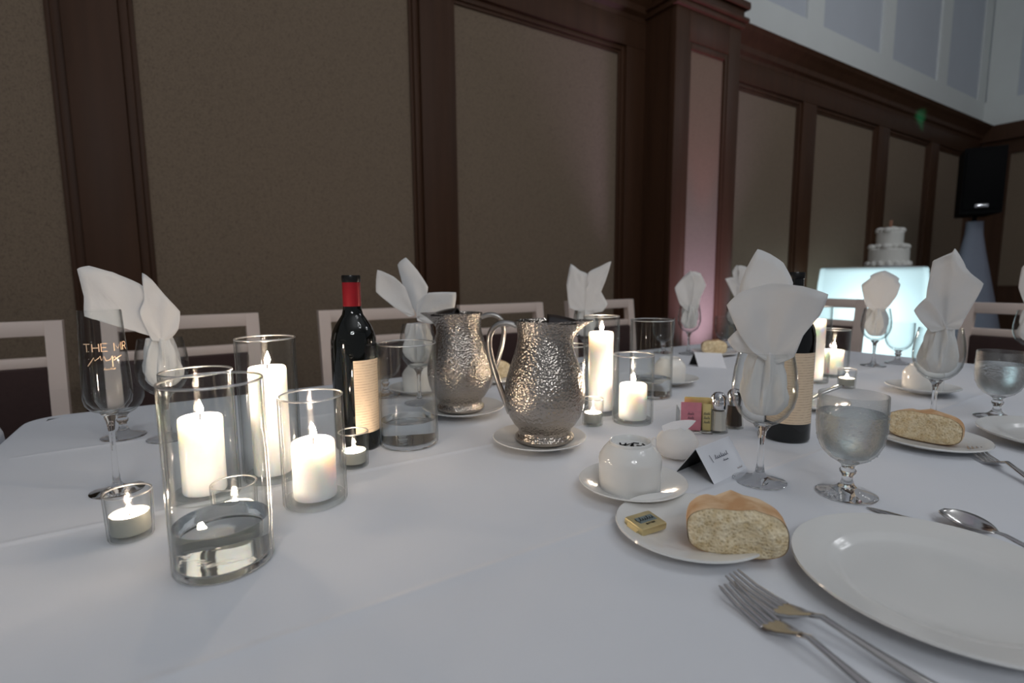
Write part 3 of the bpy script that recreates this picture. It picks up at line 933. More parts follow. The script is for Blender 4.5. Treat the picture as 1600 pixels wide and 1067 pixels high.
# ------------------------------------------------------------------ stemware
def stemglass(kind, p, label, group, level=None):
    g = empty(kind, (p.x, p.y, TZ))
    mat = 'stem_thin'
    if kind == 'wine_glass':
        foot = [(0, .0), (.030, 0), (.0352, .0006), (.0358, .0016), (.034, .0026), (.020, .0052), (.010, .0085), (.0062, .015)]
        stem = foot + [(.0044, .028), (.0040, .045), (.0044, .062), (.0062, .074), (.0105, .081), (.0120, .0835), (0, .0845)]
        bowl = [(.004, .0852), (.0122, .0835), (.0220, .0890), (.0315, .0985), (.0385, .112), (.0418, .128), (.0420, .142), (.0398, .162), (.0352, .186), (.0347, .1875), (.0338, .1870),
                (.0385, .162), (.0406, .142), (.0404, .128), (.0371, .1128), (.0302, .1000), (.0205, .0910), (.010, .0870), (0, .0865)]
    elif kind == 'water_goblet':
        foot = [(0, .0), (.030, 0), (.0355, .0008), (.0362, .0022), (.034, .0036), (.022, .0062), (.013, .010), (.0085, .015)]
        stem = foot + [(.0062, .022), (.0066, .027), (.0095, .031), (.0100, .034), (.0075, .0375), (.0085, .0415), (.0125, .0450), (0, .0465)]
        bowl = [(.004, .0472), (.0130, .0452), (.0235, .0515), (.0320, .0610), (.0378, .0740), (.0402, .0900), (.0406, .108), (.0400, .136), (.0396, .1375), (.0384, .1370),
                (.0388, .108), (.0384, .0900), (.0360, .0748), (.0302, .0625), (.0220, .0538), (.010, .0500), (0, .0495)]
        if level: mat = 'misted_glass'
    else:
        foot = [(0, .0), (.028, 0), (.0318, .0006), (.0322, .0014), (.030, .0022), (.016, .0045), (.008, .0075), (.0050, .014)]
        stem = foot + [(.0036, .030), (.0032, .060), (.0036, .085), (.0055, .100), (.0095, .110), (.0115, .1125), (0, .1135)]
        bowl = [(.004, .1142), (.0117, .1127), (.0205, .1170), (.0262, .1245), (.0283, .135), (.0282, .146), (.0265, .190), (.0240, .2515), (.0236, .2525), (.0229, .2520),
                (.0254, .190), (.0268, .146), (.0262, .138), (.0238, .1283), (.0182, .1205), (.010, .1163), (0, .116)]
    mesh('stem', *lathe(stem, 40), 'clear_glass', g)
    mesh('bowl', *lathe(bowl, 64), mat, g)
    if level:
        inner = [q for q in bowl if q[1] <= level]
        idx = bowl.index(max(bowl, key=lambda q: q[1]))
        inn = [q for q in bowl[idx + 1:] if q[1] < level - .001]
        prof = [(0, level), (inn[0][0] - .0035, level), (inn[0][0] - .0008, level + .0006)] + [(max(r - .0007, 0), z + .0006) for r, z in inn]
        mesh('water', *lathe(prof, 64), 'iced_water' if mat == 'misted_glass' else 'water', g)
    if level:
        rnd_ = random.Random(int(p.x * 1e4))
        out_ = bowl[1:8]
        parts = []
        for _ in range(420):
            z = .052 + (.118 - .052) * rnd_.random()
            for (ra, za), (rb, zb_) in zip(out_, out_[1:]):
                if za <= z <= zb_:
                    rr = ra + (rb - ra) * (z - za) / (zb_ - za)
                    a = rnd_.random() * 2 * PI
                    parts.append(sphere((rr * math.cos(a), rr * math.sin(a), z), .0003 + .0009 * rnd_.random() ** 3, 4))
                    break
        o = mesh('condensation', *join(*parts), 'water', g)
        tag(o, kind='stuff')
    tag(g, label, 'glass', group)
    return g

def atd(px, d):
    """table point seen in pixel column px at camera depth d"""
    best = None
    lo, hi = 445.0, 2500.0
    for _ in range(50):
        mid = (lo + hi) / 2
        if depth_of(tp(px, mid)) > d: lo = mid
        else: hi = mid
    return tp(px, (lo + hi) / 2)

def atz(px, d, z):
    """point at height z seen in pixel column px at camera depth d"""
    c = Vector(((px - 800.0) * d / F, 0, -d))
    r0, r1 = C2W @ c, C2W @ Vector((0, 1, 0))
    t = (z - CAM.z - r0.z) / r1.z
    return CAM + r0 + r1 * t

def to_px(p):
    c = C2W.transposed() @ (p - CAM)
    return 800 + F * c.x / -c.z, 533.5 - F * c.y / -c.z

def napkin(p, sheets, label, base=True, pleat=1.0):
    """cloth napkin gathered in the bowl; sheets: (outline px offsets from the rim centre, gather point, lean towards camera, cup)"""
    n = empty('napkin', (p.x, p.y, TZ + .0885))
    er, ef = frame(p)
    d = depth_of(p)
    k = d / F
    off = p - CAM; off.z = 0
    ct = d / off.length                 # narrowing of sideways size away from the image centre
    rim = .1875 - .0885
    if base:
        prof = [(0, .012), (.012, .010), (.019, .012), (.0245, .018), (.029, .026), (.031, .038), (.0305, .050), (.028, .066), (.0245, .082), (.0205, .096), (.0185, .101), (.012, .101), (0, .098)]
        ph = random.random() * 6
        V, Fc = lathe(prof, 72, lambda a, r, z: pleat * min(1, z / .03) * (.20 * r * math.sin(4 * a + ph + z * 38) + .15 * r * math.sin(9 * a + 2 * ph - z * 30) + .07 * r * math.sin(17 * a - ph + z * 60)) - .14 * r)
        mesh('gathered_base', V, Fc, 'napkin_cloth', n, ang=70)
    for (outl, piv, lean, cup_) in sheets:
        pts = []
        m_ = len(outl)
        for i in range(m_):
            a, b = outl[i], outl[(i + 1) % m_]
            pa, pb = outl[i - 1], outl[(i + 2) % m_]
            for q in range(4):
                t = q / 4
                # soft Catmull-Rom blended with the straight edge keeps the corners
                def cr_(j):
                    c = .5 * ((2 * a[j]) + (-pa[j] + b[j]) * t + (2 * pa[j] - 5 * a[j] + 4 * b[j] - pb[j]) * t * t + (-pa[j] + 3 * a[j] - 3 * b[j] + pb[j]) * t ** 3)
                    return .3 * c + .7 * (a[j] + (b[j] - a[j]) * t)
                pts.append((cr_(0), cr_(1)))
        K = 9
        V = []
        L = max(math.hypot(x - piv[0], y - piv[1]) for x, y in pts)
        ph = random.random() * 6
        ang0 = math.atan2(sum(y - piv[1] for x, y in pts), sum(x - piv[0] for x, y in pts))
        d0 = .017 if lean > 0 else -.008
        V.append(Vector((0, 0, rim - piv[1] * k)) + er * (piv[0] * k * ct) + ef * d0)
        for r_ in range(1, K + 1):
            s = r_ / K
            for (x, y) in pts:
                X = piv[0] + (x - piv[0]) * s; Y = piv[1] + (y - piv[1]) * s
                rel = math.hypot(X - piv[0], Y - piv[1]) / L
                th = math.atan2(y - piv[1], x - piv[0])
                da = (th - ang0 + PI) % (2 * PI) - PI
                dep = d0 + .0075 * rel * noise.noise(Vector((X * k * 45 + ph, Y * k * 45, ph))) + lean * rel + cup_ * (rel * math.sin(da)) ** 2 + .0035 * rel * math.sin(5 * th + ph) + .0022 * s * math.sin(9 * th + ph * 2)
                V.append(Vector((0, 0, rim - Y * k)) + er * (X * k * ct) + ef * dep)
        M = len(pts)
        Fc = [(0, 1 + i, 1 + (i + 1) % M) for i in range(M)]
        for r_ in range(K - 1):
            for i in range(M):
                i2 = (i + 1) % M
                Fc.append((1 + r_ * M + i, 1 + (r_ + 1) * M + i, 1 + (r_ + 1) * M + i2, 1 + r_ * M + i2))
        o = mesh('folded_petal', V, Fc, 'napkin_cloth', n, recalc=False, ang=75)
        sm = o.modifiers.new('thick', 'SOLIDIFY'); sm.thickness = .0013; sm.offset = 0
    tag(n, label, 'napkin', 'white napkins standing in wine glasses')

WG = 'wine glasses with napkins'
def setting(px, d, lab, sheets, nl, ref, base=True):
    """wine glass with a napkin; sheet outlines are given in picture pixels, ref = picture point of the rim centre"""
    q_ = atz(ref[0], d, TZ + .1875)
    ref = to_px(q_)
    p = Vector((q_.x, q_.y, TZ))
    stemglass('wine_glass', p, lab, WG)
    sh = [([(x - ref[0], y - ref[1]) for x, y in o], (q[0] - ref[0], q[1] - ref[1]), ln, cp) for o, q, ln, cp in sheets]
    napkin(p, sh, nl, base)
    return p

# the one by the place card
setting(1192, .718, 'wine glass with napkin standing between the place card and the full water goblet', [
    ([(1152, 455), (1160, 425), (1176, 394), (1196, 402), (1216, 416), (1231, 446), (1225, 500), (1205, 545), (1165, 520)], (1197, 548), -.030, .012),
    ([(1138, 478), (1158, 458), (1200, 446), (1240, 450), (1274, 461), (1266, 490), (1246, 520), (1236, 552), (1208, 566), (1176, 546), (1156, 518)], (1204, 560), .030, -.022),
    ([(1140, 531), (1158, 512), (1180, 530), (1200, 552), (1170, 552), (1152, 548)], (1196, 552), .004, .0),
], 'large white napkin fanned open in the wine glass by the place card', (1197, 547))
# far left, behind the flute
setting(243, .94, 'wine glass with napkin standing behind the champagne flute', [
    ([(148, 425), (163, 420), (195, 430), (229, 446), (236, 475), (232, 520), (215, 512), (185, 500), (150, 490), (152, 462)], (240, 524), .006, .012),
    ([(233, 430), (246, 440), (262, 462), (283, 488), (278, 515), (266, 528), (238, 530), (224, 488), (232, 470)], (252, 532), .022, -.014),
    ([(158, 424), (190, 428), (225, 447), (245, 500), (220, 500)], (246, 524), -.02, .0),
    ([(225, 446), (234, 452), (240, 478), (246, 520), (232, 500)], (246, 526), -.012, .0),
], 'white napkin with one long drooping petal in the glass behind the champagne flute', (250, 527))
# behind the bottle vase
setting(652, 1.20, 'wine glass with napkin standing behind the water vase at the bottle', [
    ([(597, 424), (620, 434), (636, 450), (648, 490), (640, 494), (618, 478), (594, 456)], (648, 492), .008, .010),
    ([(625, 416), (638, 405), (655, 425), (670, 450), (664, 476), (652, 490), (636, 462)], (652, 492), -.012, -.010),
    ([(652, 474), (670, 458), (710, 458), (708, 480), (696, 502), (672, 505), (652, 500)], (652, 496), .018, .010),
], 'white napkin with three rounded petals between the bottle and the pitchers', (652, 503))
# behind the front pitcher
setting(915, 1.72, 'wine glass with napkin standing behind the tall candle of the pitchers', [
    ([(892, 414), (906, 424), (918, 430), (918, 470), (910, 486), (890, 480), (886, 445)], (914, 486), .006, .014),
    ([(918, 428), (936, 418), (952, 411), (944, 440), (938, 456), (948, 474), (940, 486), (916, 488)], (914, 486), .016, -.01),
], 'white napkin with two pointed ears behind the front pitcher', (915, 481))
setting(1077, 1.95, 'wine glass with napkin standing in front of the lit column', [
    ([(1054, 450), (1066, 434), (1078, 424), (1084, 440), (1082, 470), (1074, 486), (1062, 474)], (1078, 484), .012, .016),
    ([(1078, 426), (1092, 428), (1101, 446), (1094, 464), (1090, 484), (1076, 486)], (1078, 484), .004, -.012),
], 'white crumpled napkin in front of the pink lit column', (1078, 474))
setting(1150, 2.12, 'wine glass with napkin mostly hidden behind the glass by the place card', [
    ([(1132, 436), (1144, 434), (1156, 450), (1156, 472), (1144, 456)], (1152, 472), .010, .006),
    ([(1142, 425), (1149, 415), (1158, 430), (1158, 470), (1150, 450)], (1154, 472), -.006, .004),
    ([(1150, 416), (1168, 420), (1172, 445), (1158, 472)], (1156, 472), .0, .0),
], 'white napkin fanned in points, mostly hidden behind the larger napkin', (1152, 470))
setting(1372, 1.66, 'wine glass with napkin standing in front of the glowing cake table', [
    ([(1344, 446), (1356, 436), (1372, 425), (1392, 434), (1402, 445), (1398, 462), (1386, 480), (1372, 490), (1352, 476)], (1372, 486), .020, -.014),
    ([(1356, 432), (1378, 424), (1400, 436), (1392, 470), (1368, 486)], (1374, 486), -.014, .012),
], 'white rounded napkin in front of the glowing cake table', (1371, 480))
setting(1464, 1.02, 'wine glass with napkin standing behind the second bread chunk', [
    ([(1449, 412), (1458, 408), (1480, 402), (1505, 430), (1524, 445), (1517, 465), (1505, 492), (1496, 512), (1470, 512), (1444, 468)], (1476, 508), .016, -.016),
    ([(1428, 485), (1444, 466), (1462, 480), (1478, 512), (1456, 518), (1440, 502)], (1474, 512), .026, .0),
    ([(1450, 410), (1476, 398), (1480, 392), (1488, 402), (1500, 424), (1490, 480), (1470, 500), (1448, 450)], (1474, 508), -.022, .01),
], 'large white napkin with a jagged top behind the second bread chunk', (1470, 508))
p = atd(1622, 1.5)
setting(1622, 1.5, 'wine glass with napkin at the end seat beyond the speaker stand', [
    ([(1590, 420), (1604, 402), (1622, 410), (1640, 440), (1622, 484), (1600, 474), (1588, 450)], (1616, 482), .014, -.01),
], 'white napkin at the end seat beyond the full right-hand goblet'.replace('right-hand ', ''), (1616, 482))

GG = 'water goblets'
stemglass('water_goblet', tp(1322, 772), 'full misted water goblet standing at the knife tip', GG, .112)
stemglass('water_goblet', tp(1556, 653), 'full misted water goblet beside the second bread plate', GG, .112)
stemglass('water_goblet', atd(1402, 1.72), 'water goblet standing in front of the cake table', GG)
stemglass('water_goblet', atd(1132, 2.05), 'water goblet beside the bread at the lit column', GG, None)
stemglass('water_goblet', tp(194, 682), 'water goblet standing behind the champagne flute', GG)
stemglass('water_goblet', atd(603, 1.30), 'water goblet behind the wine bottle', GG)
stemglass('water_goblet', atd(1036, 2.0), 'water goblet in front of the lit column beside a napkin', GG)

# champagne flute with gold lettering
pf = tp(184, 766)
fl = stemglass('champagne_flute', pf, 'tall empty champagne flute with gold lettering', None)
er, ef = frame(pf)
fb = math.atan2(ef.y, ef.x)
def on_flute(u, v):
    z = .196 + v
    r = .0265 + (.0240 - .0265) * (z - .190) / .0615 if z > .19 else .0280 + (.0265 - .0280) * (z - .146) / .044
    r += .0003
    a = fb + u / r
    return (r * math.cos(a), r * math.sin(a), z)
L = word('THE MR', -.0225, .003, .0104, .24)
mesh('gold_lettering', *strokes(L, on_flute, .0012), 'gold', fl, smooth=False, recalc=False)
L = [[(-.019, -.010), (-.014, -.0035), (-.011, .001), (-.010, -.003), (-.006, .000), (-.004, .003), (-.003, -.003), (.000, .002), (.002, -.004), (.006, -.003), (.009, .002), (.0085, -.013)],
     [(.009, -.002), (.012, .001), (.013, -.003), (.010, -.004)], [(.013, -.002), (.017, .000), (.021, .0015)]]
L = [[(a, b - .0055) for a, b in q] for q in L]
mesh('gold_lettering', *strokes(L, on_flute, .0011), 'gold', fl, smooth=False, recalc=False)
L = [script(-.002, -.0215, .0022, .0018, 6)]
mesh('gold_lettering', *strokes(L, on_flute, .0005), 'gold', fl, smooth=False, recalc=False)

# ------------------------------------------------------------------ bread, butter
def bread(p, z, W, H, L, yaw, label, seed):
    er, ef = frame(p)
    b = empty('bread_chunk', (p.x, p.y, z), math.atan2(er.y, er.x) + yaw)     # local x right, y away
    nseg = 40
    def sec(y):
        t = max(0, y / L)
        s = max(.02, (1 - t ** 3.2)) ** .45
        ring = []
        for k in range(nseg):
            a = 2 * PI * k / nseg
            c, q = math.cos(a), math.sin(a)
            x = W / 2 * s * math.copysign(abs(c) ** .62, c)
            zz = H / 2 + H / 2 * (math.copysign(abs(q) ** (.75 if q > 0 else .55), q)) * (s if q > 0 else 1)
            if q > .3:
                k_ = min(1, .25 + y / .02)
                zz += k_ * (.006 * math.exp(-((x - .014 + y * .25) / .007) ** 2) * s - .004 * math.exp(-((x + .003 + y * .25) / .006) ** 2) * s)
            nz = noise.noise(Vector((x * 40 + seed, y * 40, zz * 40)))
            ring.append((x * (1 + .03 * nz), y, max(0.0, zz * (1 + .035 * nz))))
        return ring
    ys = [0, .002, .01] + [L * t for t in (.25, .4, .55, .7, .8, .88, .94, .98, 1.0)]
    rings = [sec(y) for y in ys]
    V, Fc = loft(rings, cap=False)
    last = len(rings) - 1
    Fc.append(tuple(last * nseg + k for k in range(nseg)))
    mesh('crust', V, Fc, 'crust', b, ang=80)
    V, Fc = [], []
    K = 14
    cx, cz = 0, H * .48
    V.append((cx, -.002, cz))
    for r_ in range(1, K + 1):
        s = r_ / K
        for (x, y, zz) in rings[0]:
            X, Z = cx + (x - cx) * s * .985, cz + (zz - cz) * s * .985
            dy = (-.0035 + .0045 * noise.noise(Vector((X * 75 + seed, Z * 75, 1.5))) + .0018 * noise.noise(Vector((X * 240, Z * 240, seed)))) * (1 - s ** 6) + .0005
            V.append((X, dy, Z))
    Fc = [(0, 1 + k, 1 + (k + 1) % nseg) for k in range(nseg)]
    for r_ in range(K - 1):
        for k in range(nseg):
            k2 = (k + 1) % nseg
            Fc.append((1 + r_ * nseg + k, 1 + (r_ + 1) * nseg + k, 1 + (r_ + 1) * nseg + k2, 1 + r_ * nseg + k2))
    mesh('cut_face', V, Fc, 'crumb', b, ang=80, recalc=False)
    tag(b, label, 'bread', 'chunks of white bread')
bread(tp(1150, 868, TZ + .010), TZ + .0085, .096, .050, .070, math.radians(9), 'crusty bread chunk with its cut face showing beside the butter packet', 3.0)
bread(tp(1440, 690, TZ + .008), TZ + .0085, .104, .050, .06, math.radians(-12), 'crusty bread chunk on the plate behind the full water goblet', 9.0)
bread(atd(1116, 1.92), TZ + .0076, .09, .05, .06, .2, 'crusty bread chunk behind the far place card', 5.0)
dish('bread_plate', atd(1116, 1.95), plate_prof(.083, .014, .053), 'white bread plate under the bread behind the far place card', 'white plates')
bpf = atd(776, 1.48)
dish('bread_plate', bpf, plate_prof(.083, .014, .053), 'white bread plate seen between the two pitchers', 'white plates')
bread(bpf, TZ + .0066, .09, .05, .06, .4, 'crusty bread chunk seen between the two pitchers', 1.0)

# foil-wrapped butter
pb = tp(1008, 816, TZ + .016)
er, ef = frame(pb)
bt = empty('butter_packet', (pb.x, pb.y, TZ + .0105), math.atan2(er.y, er.x) + math.radians(44))
bt.rotation_euler.x = math.radians(6)
V, Fc = box(-.0185, .0185, -.0150, .0150, .0005, .0095, .0022)
mesh('foil_wrap', V, Fc, 'foil', bt)
for s in (-1, 1):
    mesh('folded_end', [(s * .0172, -.010, .008), (s * .0172, .010, .008), (s * .0215, .007, .0015), (s * .0215, -.007, .0015), (s * .0172, -.010, .0008), (s * .0172, .010, .0008)],
         [(0, 1, 2, 3), (3, 2, 5, 4), (0, 3, 4), (1, 5, 2), (0, 4, 5, 1)], 'foil', bt, smooth=False)
tp_z = .00965
mesh('printed_panel', [(-.012, -.0045, tp_z), (.013, -.0045, tp_z), (.013, .0065, tp_z), (-.012, .0065, tp_z)], [(0, 1, 2, 3)], 'foil_print', bt, smooth=False)
L = [[(-.0115, .005), (-.0125, .001), (-.010, -.003)], script(-.009, -.001, .0034, .004, 6, .25)]
mesh('lettering', *strokes(L, lambda u, v: (u, v, .0099), .0011), 'black_ink', bt, smooth=False, recalc=False)
mesh('lettering', *strokes([q for q in word('BUTTER', -.006, -.0088, .0022, .3)], lambda u, v: (u, v, .0099), .0007), 'black_ink', bt, smooth=False, recalc=False)
tag(bt, 'gold foil butter packet with dark lettering on the bread plate', 'butter')

# ------------------------------------------------------------------ place cards
def place_card(pa, pb_, pc, h, lab, writing):
    """tent card: pa, pb_ bottom front/back of the open end, pc = front bottom of the far end"""
    o = (pa + pb_) / 2
    c = empty('place_card', (o.x, o.y, TZ + .0004))
    A = pa - o; B = pb_ - o; ax = pc - pa
    for q in (A, B, ax): q.z = 0
    R = Vector((0, 0, h))
    t = .0006
    def leaf(name, P, Q, mat, dz=0.0):
        n_ = (Q - P).cross(ax).normalized() * t
        V = [P, P + ax, Q + ax, Q, P + n_, P + ax + n_, Q + ax + n_, Q + n_]
        mesh(name, V, [(0, 1, 2, 3), (4, 7, 6, 5), (0, 4, 5, 1), (1, 5, 6, 2), (2, 6, 7, 3), (3, 7, 4, 0)], mat, c, smooth=False)
    inn = .0009
    leaf('front_leaf', A, R, 'card_white')
    leaf('back_leaf', B, R, 'card_white')
    # black inside
    e = (B - A).normalized() * inn
    leaf('black_lining', A + e * 1.4, R - Vector((0, 0, inn * 2)), 'card_black')
    leaf('black_lining', B - e * 1.4, R - Vector((0, 0, inn * 2)), 'card_black')
    if writing:
        up = (R - A); L_ = up.length; up = up / L_
        axn = ax.normalized(); n_ = axn.cross(up).normalized()
        if n_.dot(CAM - o) < 0: n_ = -n_
        W = ax.length
        def fn(u, v):
            return A + axn * u + up * v + n_ * .0011
        lines = [[(W * .22, L_ * .72), (W * .24, L_ * .50)], script(W * .32, L_ * .56, W * .055, L_ * .07, 7, .3), script(W * .50, L_ * .44, W * .05, L_ * .03, 3, .3)]
        mesh('handwriting', *strokes(lines, fn, .0009), 'blue_ink', c, smooth=False, recalc=False)
        mesh('handwriting', *strokes([script(W * .74, L_ * .10, W * .022, L_ * .03, 7, .2)], fn, .0005), 'grey_ink', c, smooth=False, recalc=False)
    tag(c, lab, 'card', 'tent place cards')
place_card(tp(1116, 757), tp(1057, 737), tp(1167, 732), .043, 'white tent place card with black lining beside the marked cup', True)
q = tp(1091, 573)
er, ef = frame(q)
place_card(q, q - ef * .04 - er * .03, q + er * .085 + ef * .005, .045, 'white tent place card with black lining in front of the far bread', False)

# ------------------------------------------------------------------ sugar caddy, packets, shakers, favour
pc = tp(1084, 672)
er, ef = frame(pc)
rz = math.atan2(er.y, er.x) + math.radians(8)
sc = empty('sugar_caddy', pc, rz)
hx, hy, hh, t = .031, .024, .043, .0022
for (nm, bx_) in (('glass_side', (-hx, hx, -hy, -hy + t, .004, hh)), ('glass_side', (-hx, hx, hy - t, hy, .004, hh)), ('glass_side', (-hx, -hx + t, -hy + t, hy - t, .004, hh)), ('glass_side', (hx - t, hx, -hy + t, hy - t, .004, hh))):
    mesh(nm, *box(*bx_, .0006), 'thin_glass', sc)
mesh('glass_base', *box(-hx, hx, -hy, hy, 0.0005, .004, .001), 'clear_glass', sc)
tag(sc, 'small square glass caddy filled with pink and yellow sugar packets', 'caddy')
Rz = Matrix.Rotation(rz, 3, 'Z')
def packet(x, y, tilt, mat, lab, grp, w=.019, h=.052):
    loc = pc + Rz @ Vector((x, y, 0))
    k = empty('sugar_packet', (loc.x, loc.y, TZ + .0048), rz)
    k.rotation_euler = (tilt, 0, rz)
    V, Fc = [], []
    for i in range(7):
        for j in range(3):
            z = h * i / 6
            V.append((w / 2 * (j - 1), -(.0022 if j == 1 and 0 < i < 6 else .0004), z))
    for i in range(7):
        for j in range(3):
            z = h * i / 6
            V.append((w / 2 * (j - 1), (.0022 if j == 1 and 0 < i < 6 else .0004), z))
    for s in (0, 21):
        for i in range(6):
            for j in range(2):
                a = s + i * 3 + j
                Fc.append((a, a + 1, a + 4, a + 3))
    ed = [0, 3, 6, 9, 12, 15, 18, 19, 20, 17, 14, 11, 8, 5, 2, 1]
    for a, b in zip(ed, ed[1:] + ed[:1]): Fc.append((a, b, b + 21, a + 21))
    mesh('paper', V, Fc, mat, k, ang=60)
    L = [script(-.006, .014 + .008 * q_, .0022, .003, 5) for q_ in range(3)]
    mesh('print', *strokes(L, lambda u, v: (u, -.0026, v), .0006), 'blue_ink', k, smooth=False, recalc=False)
    tag(k, lab, 'sugar packet', grp)
for i in range(4):
    packet(-.0085 + .0008 * i, -.0175 + .0042 * i, -.04 + .02 * i, 'pink_paper', ('foremost pink sugar packet in the caddy, its printed face showing' if i == 0 else 'pink sugar packet tucked behind the foremost pink one'), 'pink sugar packets', w=.036, h=.053 - .001 * i)
for i in range(5):
    packet(.0045 + .0012 * (i % 3), .0015 + .0042 * i, .02 + .015 * i, 'yellow_paper', 'yellow sugar packet standing behind the pink ones in the caddy', 'yellow sugar packets', w=.044, h=.056 + .001 * (i % 3))
for i in range(1):
    packet(.0205, -.0135, -.04, 'yellow_paper', 'yellow sugar packet squeezed beside the pink ones', None, w=.015, h=.050)

def shaker(px, py, fill, lab):
    p = tp(px, py)
    s = empty('shaker', p, .3)
    oct_ = 8
    def pr(pts): return lathe(pts, oct_)
    mesh('glass_body', *pr([(0, .0005), (.0175, .0005), (.019, .002), (.0135, .050), (.0125, .050), (.0165, .006), (0, .005)]), 'thin_glass', s, smooth=False)
    mesh('filling', *pr([(0, .0056), (.0155, .0058), (.0122, .042 if fill == 'salt' else .044), (0, .043)]), fill, s, smooth=False)
    mesh('cap', *lathe([(.0142, .046), (.0148, .047), (.0148, .058), (.0142, .060), (.0146, .063), (.0130, .070), (.0080, .0755), (0, .0775)], 32), 'chrome', s)
    hole = [sphere((.006 * math.cos(a), .006 * math.sin(a), .0757), .0009, 4) for a in (0, 1.26, 2.51, 3.77, 5.03)]
    mesh('holes', *join(*hole), 'black_ink', s)
    tag(s, lab, 'shaker', 'salt and pepper shakers')
shaker(1121, 675, 'salt', 'glass salt shaker with chrome cap beside the sugar caddy')
shaker(1146, 668, 'pepper', 'glass pepper shaker with chrome cap behind the salt')

pv = tp(1056, 717)
er, ef = frame(pv)
fv = empty('favour_pouch', pv, math.atan2(er.y, er.x))
V, Fc = sphere((0, 0, .027), .030, 14, .88)
V = [(x * (1.12 + .16 * noise.noise(Vector((x * 90, y * 90, z * 90)))), y * (1 + .16 * noise.noise(Vector((x * 90, y * 90, z * 90 + 5)))), max(.0006, z + .006 * noise.noise(Vector((x * 120, y * 120, 3))))) for x, y, z in V]
mesh('pouch', V, Fc, 'napkin_cloth', fv, ang=80)
V, Fc = sphere((-.036, -.004, .022), .0115, 10, 1.0)
mesh('bow_loop', [(x, y, z + .002 * math.sin(x * 700)) for x, y, z in V], Fc, 'napkin_cloth', fv, ang=80)
rib = []
for i in range(11):
    t = i / 10
    c = Vector((-.022 + .050 * t, -.006 - .004 * t, .050 + .006 * t + .012 * t * t))
    wd = .0095 * math.sin(PI * (0.12 + .88 * t)) ** .8 + .0002
    rib.append([c + Vector((wd * .25, 0, -wd)), c + Vector((0, -.0012, 0)), c + Vector((-wd * .25, 0, wd)), c + Vector((0, .0012, 0))])
mesh('ribbon_tail', *loft(rib), 'card_white', fv, ang=70)
tag(fv, 'small white wrapped favour with a pointed ribbon behind the place card', 'favour')

# ------------------------------------------------------------------ cutlery
def ell(c, right, up, a, b, n=10):
    return [c + right * a * math.cos(2 * PI * k / n) + up * b * math.sin(2 * PI * k / n) for k in range(n)]
X_, Y_, Z_ = Vector((1, 0, 0)), Vector((0, 1, 0)), Vector((0, 0, 1))
def fork(tip, tail, lab, grp='forks', z=TZ, L=.198):
    d = (tail - tip); d.z = 0; d.normalize()
    f = empty('fork', (tip.x, tip.y, z), math.atan2(d.y, d.x))      # local +x runs from the tips to the handle end
    def h(x):   # centre line height
        if x < .08: return .0120 - .0100 * math.sin(min(1, x / .048) * PI / 2) + (.013 * ((x - .035) / .045) ** 2 if x > .035 else 0)
        return .0150 - .0130 * min(1, (x - .08) / .11) ** .8
    pts = [(.072, .0046, .0018), (.082, .0034, .0021), (.10, .0036, .0021), (.125, .0048, .0020), (.155, .0072, .0019), (.185, .0095, .0018), (.200, .0090, .0016), (.2075, .0055, .0014), (.209, .0015, .0008)]
    mesh('handle', *loft([ell(Vector((x, 0, h(x) + .0005)), Y_, Z_, w_, t_) for x, w_, t_ in pts]), 'steel', f, ang=60)
    pts = [(.046, .0126, .0012), (.053, .0130, .0013), (.060, .0116, .0014), (.067, .0078, .0016), (.074, .0045, .0018)]
    mesh('head', *loft([ell(Vector((x, 0, h(x) + .0005)), Y_, Z_, w_, t_, 14) for x, w_, t_ in pts]), 'steel', f, ang=60)
    for k in range(4):
        y = (-1.5 + k) * .0068
        pts = [(.0, .0009, .0007), (.003, .0016, .0011), (.02, .0021, .0013), (.048, .0026, .0013)]
        mesh('tine', *loft([ell(Vector((x, y * (.92 + .08 * x / .048), h(x) + .0005)), Y_, Z_, w_, t_, 8) for x, w_, t_ in pts]), 'steel', f, ang=60)
    tag(f, lab, 'fork', grp)
fork(tp(1136, 912, TZ + .012), tp(1340, 1072, TZ + .004), 'fork overlapping on the outer side of its pair beside the dinner plate')
fork(tp(1143, 896, TZ + .012), tp(1436, 1067, TZ + .004), 'fork nearest the dinner plate in the overlapping pair', z=TZ + .0004)
fork(tp(1522, 700, TZ + .01), tp(1640, 770, TZ + .004), 'fork beside the second dinner plate and second bread')

def spoon(tip, tail, lab, z=TZ):
    d = (tail - tip); d.z = 0; d.normalize()
    s = empty('spoon', (tip.x, tip.y, z), math.atan2(d.y, d.x))
    V, Fc = [], []
    nu, nv = 16, 10
    for i in range(nu + 1):
        u = i / nu
        x = .062 * u
        w_ = .0205 * math.sin(PI * min(1, u ** .75)) ** .62 if 0 < u < 1 else .0012
        w_ = max(w_, .003 * u)
        dep = .0095 * math.sin(PI * u) ** .8 if 0 < u < 1 else 0
        for j in range(nv + 1):
            v = -1 + 2 * j / nv
            V.append((x, v * w_, .0125 - dep * (1 - v * v) - .001))
    for i in range(nu):
        for j in range(nv):
            a = i * (nv + 1) + j
            Fc.append((a, a + 1, a + nv + 2, a + nv + 1))
    o = mesh('bowl', V, Fc, 'steel', s, ang=70, recalc=False)
    sm = o.modifiers.new('thick', 'SOLIDIFY'); sm.thickness = .0012
    pts = [(.058, .0030, .0014, .0120), (.070, .0032, .0018, .0135), (.09, .0034, .0018, .0120), (.12, .0048, .0017, .0080), (.15, .0070, .0016, .0042), (.172, .0084, .0015, .0022), (.182, .0066, .0013, .0018), (.186, .001, .0008, .0016)]
    mesh('handle', *loft([ell(Vector((x, 0, zz)), Y_, Z_, w_, t_) for x, w_, t_, zz in pts]), 'steel', s, ang=60)
    tag(s, lab, 'spoon')
